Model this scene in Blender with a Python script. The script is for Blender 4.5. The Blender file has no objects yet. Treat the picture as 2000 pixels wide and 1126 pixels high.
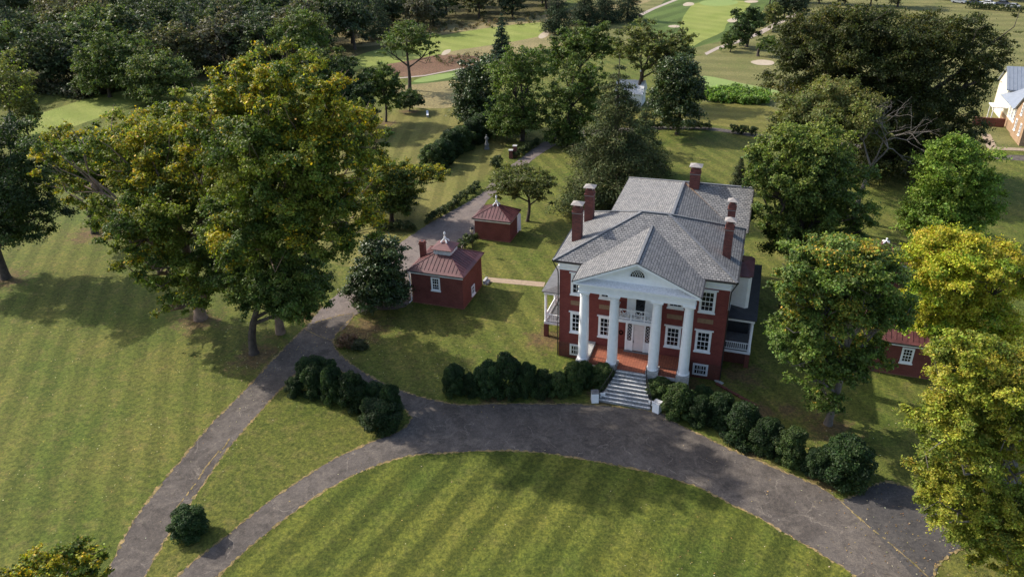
import bpy, math, random
import numpy as np
from mathutils import Vector, Matrix

# ---------------------------------------------------------------- camera, sky, sun, exposure
sc = bpy.context.scene
COL = sc.collection
R = math.radians
cam_data = bpy.data.cameras.new('camera'); cam = bpy.data.objects.new('camera', cam_data); COL.objects.link(cam)
YAW, PITCH, ROLL = R(-18.71), R(28.27), R(-1.27)
fw = Vector((math.sin(YAW)*math.cos(PITCH), math.cos(YAW)*math.cos(PITCH), -math.sin(PITCH)))
rt0 = Vector((math.cos(YAW), -math.sin(YAW), 0)); up0 = rt0.cross(fw)
rt = rt0*math.cos(ROLL) + up0*math.sin(ROLL); up = -rt0*math.sin(ROLL) + up0*math.cos(ROLL)
cam.matrix_world = Matrix(((rt.x, up.x, -fw.x, 8.33), (rt.y, up.y, -fw.y, -60.37), (rt.z, up.z, -fw.z, 40.88), (0, 0, 0, 1)))
cam_data.sensor_width = 36; cam_data.lens = 36*1503.2/2000; cam_data.clip_end = 3000; cam_data.clip_start = 0.5
sc.camera = cam

SUN_EL = R(39); SUN_DIR = Vector((-math.cos(SUN_EL)*math.cos(R(9.3)), math.cos(SUN_EL)*math.sin(R(9.3)), math.sin(SUN_EL)))  # towards the sun
w = bpy.data.worlds.new('World'); sc.world = w; w.use_nodes = True
nt = w.node_tree; bg = nt.nodes['Background']
sky = nt.nodes.new('ShaderNodeTexSky'); sky.sky_type = 'NISHITA'; sky.sun_disc = False
sky.sun_elevation = SUN_EL; sky.sun_rotation = math.atan2(SUN_DIR.x, SUN_DIR.y)
sky.air_density = 1.0; sky.dust_density = 2.5; sky.ozone_density = 1.0
nt.links.new(sky.outputs[0], bg.inputs[0]); bg.inputs[1].default_value = 0.14
sd = bpy.data.lights.new('sun', 'SUN'); sd.energy = 3.2; sd.angle = R(0.6); sd.color = (1, .93, .82)
so = bpy.data.objects.new('sun', sd); COL.objects.link(so)
so.rotation_euler = SUN_DIR.to_track_quat('Z', 'Y').to_euler()
sc.view_settings.view_transform = 'Standard'; sc.view_settings.look = 'None'
sc.view_settings.exposure = 0.82; sc.view_settings.gamma = 1

DATA = {"TR":{"syc_a":[[-35.86,-4.07],[[3.78,-2.94,25.13,4.01,4.07],[9.49,-4.18,25.78,3.82,3.62],[0.64,-2.95,22.31,3.93,3.99],[10.76,-2.69,21.7,4.0,4.32],[7.49,-5.91,20.29,5.38,4.92],[8.74,-3.38,15.38,4.85,4.92],[3.59,-5.12,14.55,4.88,4.95],[9.51,3.22,22.12,2.27,2.31],[12.59,1.1,19.76,2.0,2.58],[11.77,-0.24,15.42,2.26,2.86],[-3.78,-1.28,22.43,3.18,3.22]]],"syc_b":[[-45.74,-3.94],[[-2.8,2.22,17.74,5.05,4.48],[-13.98,1.6,15.37,3.18,4.22],[-8.6,2.36,17.75,3.62,3.67],[0.29,-0.96,12.82,5.72,4.84],[-3.35,-3.25,12.27,3.7,4.07],[-1.46,-3.66,8.33,3.5,3.23],[3.9,-2.9,7.02,4.73,3.83],[1.06,-3.86,3.66,2.14,2.17],[4.98,1.69,16.0,4.44,4.5],[7.88,-1.56,10.75,3.89,3.95],[-12.28,0.06,12.17,2.38,2.75]]],"gold_tip":[[-37.6,25.3],[[-0.07,-0.03,6.33,3.35,2.97],[2.75,0.93,5.91,3.02,2.81],[6.0,2.03,6.89,2.14,1.46],[1.21,0.41,2.71,2.86,2.0],[-1.33,-0.45,3.14,3.06,2.67]]],"mid_c":[[-36.22,-8.16],[[4.14,1.4,7.3,4.31,3.44],[1.16,0.39,8.46,3.33,3.38],[6.25,2.12,6.15,2.17,2.81]]],"left_dark":[[-74.4,-2.48],[[3.57,1.21,13.43,5.63,5.72],[4.39,1.49,7.31,4.54,4.16],[-1.42,-0.48,8.08,5.22,5.3]]],"left_olive":[[-74.21,11.05],[[0.54,0.18,10.26,5.18,3.72],[3.68,1.25,8.14,4.58,4.23]]],"magnolia_small":[[-28.53,3.79],[[0.02,0.01,2.39,3.17,2.65],[0.57,0.19,6.02,2.57,2.4]]],"crab":[[-19.96,30.19],[[-0.57,-0.19,5.94,4.13,1.95],[-2.8,-0.95,4.93,2.14,2.0],[1.95,0.66,4.1,2.01,2.55]]],"cypress":[[-9.97,37.96],[[-0.65,-0.22,9.85,5.96,9.94]]],"cypress_b":[[-8.28,52.3],[[-0.65,-0.22,4.87,3.23,5.9]]],"green_l":[[-31.18,63.61],[[-1.62,-0.55,3.66,4.4,3.54],[1.72,0.58,4.92,3.94,4.0],[-1.51,-0.51,9.78,4.47,6.24],[1.77,0.6,12.66,4.09,4.36],[-2.42,-0.82,5.46,3.32,4.13]]],"green_m":[[-22.73,62.86],[[-0.03,-0.01,1.79,3.89,2.18],[3.15,1.07,5.65,3.41,4.0],[0.67,0.23,9.12,4.89,6.22],[-0.06,-0.02,3.99,3.86,4.46],[4.18,1.42,11.54,2.92,3.49]]],"mag_l":[[-42.72,70.25],[[1.01,0.34,2.85,4.51,2.94],[0.71,0.24,6.61,4.46,5.91],[2.58,0.87,9.78,3.49,3.31]]],"mag_r":[[-5.93,74.13],[[-0.51,-0.17,6.52,4.94,5.67],[-0.6,-0.2,10.87,3.47,3.3]]],"olive_a":[[-15.98,91.66],[[-0.16,-0.05,11.38,5.4,5.1],[4.64,1.57,9.35,4.94,4.76],[7.23,2.45,12.16,3.43,4.09]]],"olive_b":[[-28.73,94.68],[[-1.18,-0.4,10.31,4.93,4.6],[3.65,1.24,11.2,3.89,3.95],[-3.09,-1.05,7.34,3.63,3.68]]],"bare":[[-65.73,91.9],[[0.36,0.12,11.17,6.47,2.92],[4.28,1.45,8.67,3.47,2.05],[-3.7,-1.25,9.17,2.82,1.69]]],"young":[[-59.74,68.35],[[0.11,0.04,7.04,3.42,4.18],[0.93,0.31,4.17,2.3,2.33]]],"round_s":[[-58.5,76.01],[[0.18,0.06,2.33,2.71,1.67]]],"spruce":[[-55.72,125.11],[[0.38,0.13,5.67,2.4,5.3]]],"oak":[[29.97,61.41],[[-6.25,-2.12,18.38,7.77,5.54],[-15.71,-5.32,18.94,6.34,5.05],[-18.64,-6.31,20.7,3.49,3.55],[-12.23,-4.14,21.9,4.86,3.07],[0.31,0.11,18.91,5.99,5.16],[6.74,2.28,16.0,4.42,5.03],[8.18,2.77,19.42,2.11,4.26],[-6.05,-2.05,10.54,8.04,6.24],[3.0,1.02,10.33,5.49,6.48],[5.67,1.92,4.98,4.49,4.56],[-19.07,-6.46,14.47,4.31,4.37],[-1.12,-0.38,3.6,6.77,2.69],[-6.56,-2.22,2.16,4.16,3.23],[-13.37,-4.53,12.9,5.79,3.95]]],"oak_olive":[[20.15,41.67],[[-4.36,-1.48,14.71,5.76,3.29],[-7.7,-2.61,13.2,3.79,3.44],[-0.86,-0.29,11.74,3.82,3.87]]],"oak_mid":[[13.13,15.62],[[-3.81,-1.29,15.42,2.46,2.81],[0.63,0.21,16.85,3.42,2.83],[-1.0,-0.34,15.35,4.44,3.87],[-3.33,-1.13,11.7,2.78,4.36],[2.17,0.73,13.18,4.0,4.69],[-0.04,-0.01,8.87,4.11,3.5],[3.87,1.31,8.77,3.08,3.13],[-2.11,-0.71,18.17,2.66,1.73]]],"light_r":[[33.09,34.14],[[-4.33,-1.47,13.29,2.82,2.12],[-3.49,-1.18,10.9,4.29,3.23],[-3.81,-1.29,4.06,4.16,1.66],[-3.56,-1.21,6.6,4.69,3.2],[-0.77,-0.26,6.53,3.52,4.3]]],"orange_g":[[16.71,-3.79],[[-4.99,-1.69,13.12,1.74,1.76],[2.81,0.95,10.68,1.97,2.0],[-1.33,-0.45,15.17,3.79,1.71],[-3.08,-1.04,12.63,2.9,2.44],[0.4,0.14,11.64,2.93,2.72],[-2.89,-0.98,8.99,2.87,2.71],[-0.2,-0.07,6.53,2.85,1.79],[-0.63,-0.21,3.31,2.0,1.71],[2.11,0.71,10.47,2.36,1.61],[-2.37,-0.8,5.62,1.96,1.57],[-4.37,-1.48,10.87,1.65,2.07],[1.94,0.66,7.44,2.22,1.44],[2.04,0.69,13.58,1.92,1.95]]],"yellow_a":[[29.21,6.28],[[-4.75,-1.61,12.63,3.99,2.01],[-0.64,-0.22,10.63,2.98,3.56],[-4.77,-1.61,9.28,3.23,2.43],[-1.26,-0.43,6.69,3.73,2.3],[-5.59,-1.89,6.56,2.63,1.33]]],"yellow_b":[[27.79,-17.12],[[-6.2,-2.1,16.23,2.95,2.26],[-6.69,-2.26,12.71,2.78,2.44],[-3.97,-1.35,11.89,2.95,3.36],[-5.86,-1.98,8.06,2.61,2.45],[-2.67,-0.9,5.9,3.45,3.5],[-3.51,-1.19,3.33,1.61,1.63],[-1.39,-0.47,2.81,1.94,2.37],[-7.6,-2.58,17.6,1.94,1.22]]],"cedar_s":[[6.03,48.37],[[-0.4,-0.14,2.34,1.02,2.26]]],"corner":[[-27.74,-41.99],[[1.55,0.53,7.87,2.05,1.15],[4.6,1.56,9.5,1.48,0.96],[5.07,1.72,7.95,1.09,1.45]]],"topr_a":[[1.51,154.71],[[-0.61,-0.21,5.14,4.75,4.82]]],"topr_b":[[-2.15,147.87],[[-0.41,-0.14,2.66,2.2,2.72]]],"topr_c":[[7.51,178.51],[[-0.6,-0.2,4.46,3.17,3.76]]],"pine_a":[[-51.73,163.74],[[-0.04,-0.01,4.26,3.83,4.98]]],"pine_b":[[-47.44,177.64],[[0.59,0.2,5.88,4.61,6.2]]],"pine_c":[[-42.33,183.28],[[0.53,0.18,5.96,4.05,6.4]]],"pine_d":[[-36.3,189.24],[[-0.29,-0.1,6.05,4.74,6.37]]],"willow_l":[[-123.85,43.76],[[1.62,0.55,8.71,5.1,6.9],[1.95,0.66,4.01,2.83,4.03]]],"left_small":[[-121.63,44.33],[[1.62,0.55,4.49,1.88,2.83]]],"shade_l":[[-43.38,29.76],[[0.39,0.13,3.82,2.86,2.9]]],"dead":[[23.77,44.47],[[-1.36,-0.46,11.87,5.8,3.24]]],"fieldt":[[4.8,143.68],[[2.01,0.68,3.03,2.77,1.8]]],"mid_d":[[-68.58,61.95],[[1.3,0.44,10.3,4.6,4.67],[5.39,1.83,7.92,4.17,4.23]]],"edge_a":[[-127.06,70.63],[[-0.58,-0.2,3.86,5.49,3.35],[5.24,1.77,4.27,4.39,2.67],[1.03,0.35,8.13,5.97,6.05],[5.63,1.91,10.13,4.85,4.23],[-2.51,-0.85,4.45,3.84,4.58]]],"edge_b":[[-113.37,69.64],[[0.72,0.24,3.21,6.41,2.55],[-3.43,-1.16,2.77,3.21,2.41],[0.66,0.22,7.41,6.12,3.31],[4.2,1.42,5.24,5.31,3.24],[-3.81,-1.29,5.43,3.72,2.79]]],"mid_e":[[-60.66,59.08],[[0.17,0.06,5.56,3.62,4.24]]],"mid_f":[[-97.07,89.63],[[6.42,2.17,10.49,6.76,5.39]]]},"BS":[[-28.55,-12.95,0.74,1.69,0],[-28.53,-10.09,1.34,1.94,0],[-26.73,-12.48,0.97,2.81,0],[-24.49,-13.03,0.91,3.57,0],[-22.42,-13.29,1.07,3.45,0],[-21.14,-12.29,1.08,2.13,0],[-20.04,-14.43,0.96,2.11,0],[-18.78,-13.26,0.84,2.97,0],[-18.85,-14.79,1.47,2.2,0],[-26.86,-9.7,0.86,1.76,0],[-14.74,-8.78,0.92,2.89,1],[-13.36,-8.54,0.69,2.15,1],[-11.74,-8.04,1.14,3.3,1],[-10.3,-7.43,1.28,3.73,1],[-8.43,-7.13,0.82,3.17,1],[-7.17,-6.75,0.82,2.52,1],[-5.88,-6.11,0.96,2.15,1],[-4.71,-5.35,0.87,2.82,1],[-3.94,-4.24,0.74,2.46,1],[-2.34,-3.8,1.02,2.24,1],[2.71,-3.98,1.13,1.83,2],[4.7,-6.21,1.18,3.03,2],[6.52,-6.83,0.94,2.56,2],[6.43,-3.52,0.76,1.46,2],[8.11,-6.34,1.07,2.76,2],[9.93,-7.59,1.47,3.1,2],[11.89,-8.75,1.18,2.8,2],[13.69,-9.42,1.16,2.93,2],[15.63,-10.52,0.98,2.13,2],[17.61,-10.54,1.67,3.54,2],[-26.54,-29.83,1.16,2.26,3]],"BIG":[[-40.56,46.09,1.95],[-39.5,48.39,1.81],[-39.77,52.79,2.12],[-39.4,56.5,2.08],[-38.9,60.11,2.13],[-38.39,63.89,2.17],[-37.64,67.24,2.22],[-36.66,70.12,2.06]],"HD":[[[-32.49,25.64],[-30.35,39.98],1.3,1.3],[[-38.48,22.06],[-33.04,23.06],1.3,1.5],[[-25.07,17.68],[-24.54,22.14],1.6,1.6],[[-15.03,75.65],[-0.54,78.7],1.6,1.6],[[2.77,77.31],[7.49,76.66],1.6,1.6],[[-29.6,54.14],[-28.02,62.36],1.4,1.3],[[-31.04,48.14],[-30.97,50.66],1.6,1.8]],"POLY":{"road":[[-29.06,-37.6],[-29.68,-34.66],[-31.37,-30.05],[-32.18,-26.41],[-32.66,-22.86],[-33.22,-18.18],[-33.38,-13.54],[-33.78,-8.85],[-33.94,-4.54],[-33.68,-1.53],[-30.57,1.59],[-30.27,-1.39],[-30.17,-2.92],[-29.34,-4.69],[-26.62,-6.74],[-22.94,-8.59],[-19.26,-9.75],[-16.11,-10.1],[-13.9,-10.14],[-11.15,-9.16],[-6.84,-7.88],[-2.52,-6.74],[3.17,-6.18],[4.26,-7.1],[6.92,-8.27],[9.45,-9.5],[12.14,-10.39],[14.41,-11.22],[15.86,-11.82],[17.26,-12.8],[18.05,-12.28],[19.49,-10.72],[20.81,-9.74],[22.68,-10.32],[24.5,-11.94],[25.69,-14.58],[24.3,-15.86],[23.28,-17.19],[22.79,-18.49],[22.83,-23.43],[20.75,-29.07],[-0.56,-35.75],[-11.39,-39.14],[-21.81,-39.11]],"wedge":[[-25.61,-38.48],[-27.02,-33.84],[-28.16,-29.85],[-28.84,-25.98],[-29.65,-21.95],[-30.02,-17.59],[-30.22,-13.82],[-30.21,-11.6],[-30.11,-9.31],[-28.03,-8.16],[-24.15,-9.29],[-19.48,-11.41],[-18.13,-12.17],[-17.03,-13.18],[-17.28,-14.98],[-19.05,-17.1],[-21.07,-20.19],[-22.53,-23.78],[-23.42,-26.45],[-24.04,-29.24],[-24.69,-31.48],[-24.97,-33.21],[-24.9,-35.5],[-24.25,-38.05]],"oval":[[-23.09,-35.76],[-22.33,-32.4],[-21.88,-29.9],[-20.9,-26.32],[-19.52,-22.86],[-17.6,-19.89],[-15.15,-17.57],[-12.13,-16.27],[-9.06,-15.08],[-5.86,-14.25],[-2.55,-13.96],[0.73,-13.91],[3.94,-13.97],[7.1,-14.48],[9.42,-15.46],[11.63,-16.39],[13.73,-17.52],[15.72,-18.59],[17.9,-20.0],[19.22,-22.65],[18.23,-28.3],[4.75,-33.78],[-8.81,-38.03],[-18.89,-38.2]],"gravel":[[-33.1,-7.25],[-33.86,-2.44],[-34.49,3.01],[-34.16,9.44],[-33.78,16.73],[-33.13,21.36],[-32.05,27.2],[-30.51,32.7],[-29.42,38.09],[-29.45,43.12],[-28.99,51.18],[-27.78,61.54],[-26.6,68.81],[-23.38,70.91],[-24.78,63.79],[-26.25,56.36],[-26.83,49.76],[-27.15,43.07],[-27.5,37.15],[-27.57,34.1],[-27.19,30.38],[-25.45,27.25],[-25.34,22.24],[-25.32,16.14],[-25.64,9.26],[-25.87,4.33],[-28.23,2.95],[-30.05,1.74],[-30.06,-1.33],[-30.17,-2.92],[-28.75,-6.91]],"path":[[-19.75,13.42],[-12.88,14.08],[-12.74,12.96],[-19.25,12.38]],"backdrive":[[-23.97,71.4],[-10.28,77.85],[-1.36,79.8],[7.62,77.62],[17.7,76.3],[29.6,75.68],[37.9,75.4],[43.81,75.62],[51.21,76.79],[50.52,73.81],[43.41,73.44],[37.61,73.47],[29.41,73.71],[17.66,74.26],[7.71,75.5],[-1.18,77.89],[-9.94,75.64],[-23.08,67.85]],"back_lawn":[[-63.33,40.01],[-64.41,56.53],[-66.47,72.49],[-61.38,77.62],[-52.37,82.65],[-45.65,71.22],[-35.7,68.72],[-31.51,48.51],[-32.05,27.2],[-33.23,20.03],[-35.43,11.84],[-41.68,12.98],[-51.65,21.76]],"hill_lawn":[[-18.26,70.96],[-13.23,90.38],[-1.01,96.55],[8.73,96.61],[14.41,86.48],[14.41,79.37],[7.57,78.86],[-0.6,81.32],[-10.48,79.14]],"fair_l":[[-122.32,39.96],[-130.56,52.6],[-131.26,60.22],[-131.02,69.67],[-126.83,77.62],[-120.1,82.63],[-109.49,83.24],[-104.73,73.48],[-114.46,69.37],[-116.82,57.57],[-116.98,47.53],[-117.62,41.18]],"fair_m":[[-94.78,97.84],[-94.71,120.08],[-93.05,129.83],[-84.97,151.05],[-73.95,168.66],[-59.94,180.72],[-55.0,162.23],[-60.78,148.41],[-70.88,135.4],[-74.75,127.15],[-80.18,117.11],[-86.41,108.61],[-88.4,91.7]],"fair_b":[[-36.3,189.24],[-30.92,222.45],[-27.59,251.56],[14.41,267.09],[4.59,226.56],[2.23,196.84],[-2.8,168.38],[-9.39,155.13],[-14.67,149.12],[-26.53,173.14]],"fair_c":[[-12.75,152.99],[-18.42,176.51],[-20.44,210.73],[-18.01,232.05],[-2.24,236.09],[-2.97,207.69],[-6.06,189.6],[-6.15,175.68],[-10.36,160.71]],"green_c":[[-18.45,229.52],[-16.64,236.06],[-9.75,238.53],[-6.02,235.42],[-5.97,229.34],[-10.0,223.9],[-15.8,224.01]],"green_t":[[-69.03,96.33],[-65.62,105.76],[-61.92,114.27],[-58.34,111.76],[-59.02,105.22],[-59.43,103.08],[-64.91,98.29]],"green_t2":[[-68.42,99.94],[-66.79,105.48],[-62.5,109.16],[-60.94,106.86],[-62.86,102.27],[-66.44,98.91]],"tee_r":[[-6.29,118.67],[-2.91,118.46],[2.85,114.45],[10.37,109.39],[10.51,102.62],[2.37,105.27],[-4.83,106.61]],"tan_a":[[-83.36,116.39],[-77.38,126.56],[-63.86,128.29],[-60.69,118.0],[-64.11,111.52],[-71.06,103.43],[-75.97,105.47]],"tan_b":[[-70.1,94.62],[-59.24,102.62],[-51.72,95.74],[-50.85,83.02],[-54.34,79.37],[-61.54,80.37]],"tan_c":[[-74.15,132.62],[-60.78,148.41],[-54.28,167.42],[-42.14,133.16],[-52.06,121.73],[-59.46,118.28]],"tan_d":[[-121.57,153.56],[-88.4,171.24],[-63.93,196.04],[-38.09,233.57],[-39.13,218.58],[-58.84,180.94],[-80.66,160.26],[-99.9,132.58]],"field_r":[[-12.09,138.65],[4.39,153.3],[14.41,181.58],[24.39,238.38],[37.82,244.4],[68.3,238.19],[97.47,239.18],[56.08,79.38],[46.0,79.42],[14.41,86.48],[8.7,97.38],[-3.81,96.66]],"cart_a":[[-73.19,101.88],[-68.17,105.69],[-62.2,115.34],[-61.79,114.3],[-67.75,104.73],[-72.75,100.95]],"cart_b":[[-35.79,195.26],[-32.91,212.82],[-27.7,237.98],[-25.91,238.29],[-31.24,213.13],[-34.31,191.57]],"cart_c":[[-8.2,144.57],[-5.9,153.09],[-1.33,162.64],[3.35,177.65],[14.41,219.44],[16.29,217.64],[4.86,174.72],[-0.88,159.82],[-5.36,149.81],[-7.46,142.19]],"walk_e":[[44.81,87.2],[44.29,78.97],[51.93,79.89],[51.8,79.31],[44.65,78.52],[45.38,87.35]],"bunk1":[[-23.53,224.98],[-22.73,229.98],[-20.52,229.15],[-19.82,224.46],[-21.25,221.85],[-22.77,221.57]],"bunk2":[[-22.57,181.77],[-20.88,183.9],[-19.32,182.42],[-19.28,179.78],[-21.47,179.34]],"bunk3":[[-3.79,235.82],[-1.86,238.66],[0.78,237.87],[0.6,234.14],[-2.05,232.45]],"bunk4":[[-6.47,195.12],[-5.23,199.22],[-3.65,198.56],[-3.73,192.84],[-5.45,191.57]],"bunk5":[[3.44,136.74],[5.57,139.59],[8.57,138.49],[8.45,134.43],[5.23,133.69]],"bunk6":[[-73.43,128.1],[-74.68,133.19],[-73.58,134.81],[-72.32,131.0],[-72.39,127.68]],"bunk7":[[-56.14,158.73],[-56.36,167.0],[-55.32,167.21],[-53.55,159.28],[-54.26,154.39]],"weeds":[[-4.48,103.17],[1.21,107.18],[8.5,103.79],[8.69,97.76],[2.92,96.73],[-3.5,97.54]],"scrub":[[-148.61,69.98],[-131.53,67.33],[-128.13,78.75],[-134.95,83.12],[-143.91,78.43]]},"SEAM":[[[17.19,-12.82],[18.07,-13.9],[19.18,-15.11],[20.39,-16.31],[21.8,-17.86],[22.38,-18.61]],[[-30.33,-21.5],[-30.07,-23.66],[-29.69,-25.07],[-29.35,-27.55],[-29.02,-28.8]],[[-34.27,-2.56],[-31.94,-3.44],[-29.53,-4.05]],[[-30.45,-19.85],[-30.05,-21.74]]],"DARKPAD":[[17.26,-12.86],[18.05,-12.28],[19.49,-10.72],[20.81,-9.74],[22.68,-10.32],[24.5,-11.94],[25.69,-14.58],[24.3,-15.86],[23.28,-17.19],[22.79,-18.49],[23.12,-21.44],[19.17,-15.16]],"FOR":[[-135.1,336.8],[-239.5,152.5],[-190.1,134.4],[-283.8,225.7],[-225.0,147.5],[-180.5,358.8],[-243.8,205.8],[-134.7,163.3],[-371.5,298.2],[-263.6,333.6],[-137.0,230.6],[-242.7,135.0],[-158.0,289.7],[-178.6,215.4],[-345.3,277.9],[-196.2,184.5],[-137.4,120.1],[-288.1,303.4],[-133.7,105.6],[-280.6,246.9],[-310.9,193.6],[-92.3,167.2],[-116.0,344.2],[-332.2,225.2],[-113.7,150.0],[-104.6,221.2],[-261.3,287.1],[-115.7,170.7],[-139.2,192.5],[-211.1,311.9],[-208.6,364.4],[-299.3,181.0],[-142.2,383.8],[-243.2,307.7],[-248.4,262.7],[-162.3,236.9],[-222.3,225.2],[-203.5,139.2],[-226.1,289.0],[-114.8,109.4],[-176.7,139.7],[-161.2,140.3],[-104.3,137.1],[-309.0,272.5],[-251.2,188.6],[-83.7,183.8],[-108.2,199.4],[-272.0,188.0],[-179.4,329.9],[-83.9,228.9],[-224.4,265.6],[-220.8,335.6],[-143.0,218.6],[-180.7,121.1],[-329.9,257.9],[-134.0,287.0],[-213.3,116.0],[-95.3,207.2],[-236.2,185.9],[-161.7,313.9],[-106.5,96.4],[-144.7,248.1],[-190.9,257.2],[-162.4,347.8],[-124.4,196.9],[-411.8,288.3],[-102.8,156.7],[-324.1,312.0],[-121.2,325.1],[-208.6,243.3],[-162.4,216.3],[-103.4,106.8],[-120.8,130.0],[-169.8,200.5],[-263.5,209.3],[-126.2,244.8],[-133.1,141.7],[-377.7,271.1],[-100.4,262.5],[-250.9,241.9],[-207.1,170.3],[-297.6,212.6],[-161.3,258.3],[-262.1,159.6],[-195.9,100.2],[-142.9,270.3],[-142.7,99.4],[-96.3,282.7],[-126.1,271.5],[-161.7,117.7],[-143.0,154.2],[-362.9,247.3],[-174.1,185.7],[-207.7,283.3],[-151.2,84.4],[-191.6,208.6],[-115.6,211.0],[-232.1,126.8],[-133.1,90.6],[-308.5,242.1],[-160.8,190.4],[-82.7,245.4],[-144.2,128.3],[-97.8,311.6],[-114.7,308.8],[-98.9,244.1],[-281.3,269.1],[-278.0,171.9],[-207.5,212.1],[-126.6,184.1],[-153.3,161.4],[-123.4,115.6],[-219.5,199.9],[-199.4,331.8],[-294.7,324.7],[-288.7,195.1],[-156.0,110.1],[-83.7,214.1],[-176.0,164.6],[-163.1,93.4],[-140.0,312.9],[-122.3,367.7],[-240.5,224.3],[-72.2,218.0],[-200.8,154.5],[-107.5,184.0],[-223.6,176.6],[-205.9,266.3],[-105.4,118.0],[-117.0,96.1],[-175.1,245.5],[-348.5,303.2],[-164.9,80.3],[-174.3,276.3],[-151.9,146.6],[-227.2,162.6],[-175.1,91.9],[-147.9,64.0],[-99.1,129.1],[-168.6,103.6],[-217.8,129.1],[-159.1,128.3],[-99.4,175.6],[-192.6,310.2],[-249.4,353.9],[-132.8,151.9],[-227.9,245.8],[-76.6,197.0],[-165.3,69.3],[-149.0,173.5],[-188.0,232.1],[-140.6,356.9],[-164.7,376.3],[-177.4,294.2],[-145.4,72.9],[-130.8,208.3],[-137.8,76.9],[-322.7,289.7],[-199.2,126.8],[-213.9,156.5],[-198.7,114.9],[-153.7,98.3],[-156.0,72.7],[-321.4,209.8],[-188.5,149.2],[-115.6,236.3],[-115.2,261.0],[-124.1,88.5],[-354.5,227.4],[-182.0,101.5],[-124.0,400.6],[-125.7,220.6],[-114.2,118.6],[-103.4,331.3],[-89.2,196.3],[-93.1,157.0],[-174.1,80.8],[-161.3,177.2],[-133.1,174.7],[-120.9,161.3],[-85.8,264.7],[-189.6,170.6],[-171.5,130.2],[-239.8,171.3],[-111.1,131.3],[-129.8,132.4],[-114.9,285.1],[-123.7,106.3],[-151.6,135.8],[-151.3,200.4],[-100.0,145.4],[-266.7,230.8],[-167.6,151.7],[-120.1,141.7],[-140.1,85.4],[-146.3,109.5],[-242.9,331.4],[-183.7,85.3],[-156.9,62.7],[-151.3,120.0],[-255.9,174.2],[-207.0,106.9],[-73.0,186.6],[-186.1,111.2],[-96.4,187.5],[-266.4,307.8],[-213.2,186.8],[-206.2,227.9],[-254.2,143.4],[-401.3,265.9],[-173.3,114.2],[-125.6,97.3],[-184.8,194.0],[-243.0,280.9],[-67.5,206.9],[-105.6,166.7],[-191.5,277.4],[-128.9,123.2],[-203.0,198.6]],"PT":{"statue":[-35.61,57.77],"statue2":[-38.62,34.11],"pier1":[-29.68,54.92],"pier2":[-30.17,54.25],"bench":[-53.89,74.53],"lamp":[-23.57,18.85],"weed1":[-28.1,-4.03],"weed2":[-26.75,-4.22],"car":[68.3,238.19],"car2":[80.19,231.74],"hedgecar":[65.25,233.22],"hedgecar2":[81.74,225.88],"shed":[-84.49,42.39]}}
# ---------------------------------------------------------------- helpers
def tag(o, label=None, cat=None, group=None, kind=None):
    if label: o['label'] = label
    if cat: o['category'] = cat
    if group: o['group'] = group
    if kind: o['kind'] = kind
    return o
def empty(name, loc, rz=0):
    o = bpy.data.objects.new(name, None); COL.objects.link(o); o.location = loc; o.rotation_euler = (0, 0, rz)
    o.empty_display_size = .3
    return o
def link(name, me, parent=None, loc=None, rz=0):
    o = bpy.data.objects.new(name, me); COL.objects.link(o)
    if parent: o.parent = parent
    if loc: o.location = loc
    if rz: o.rotation_euler = (0, 0, rz)
    return o
def copy_tree(o, parent=None):
    c = o.copy(); COL.objects.link(c); c.parent = parent
    for ch in list(o.children): copy_tree(ch, c)
    return c

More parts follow.
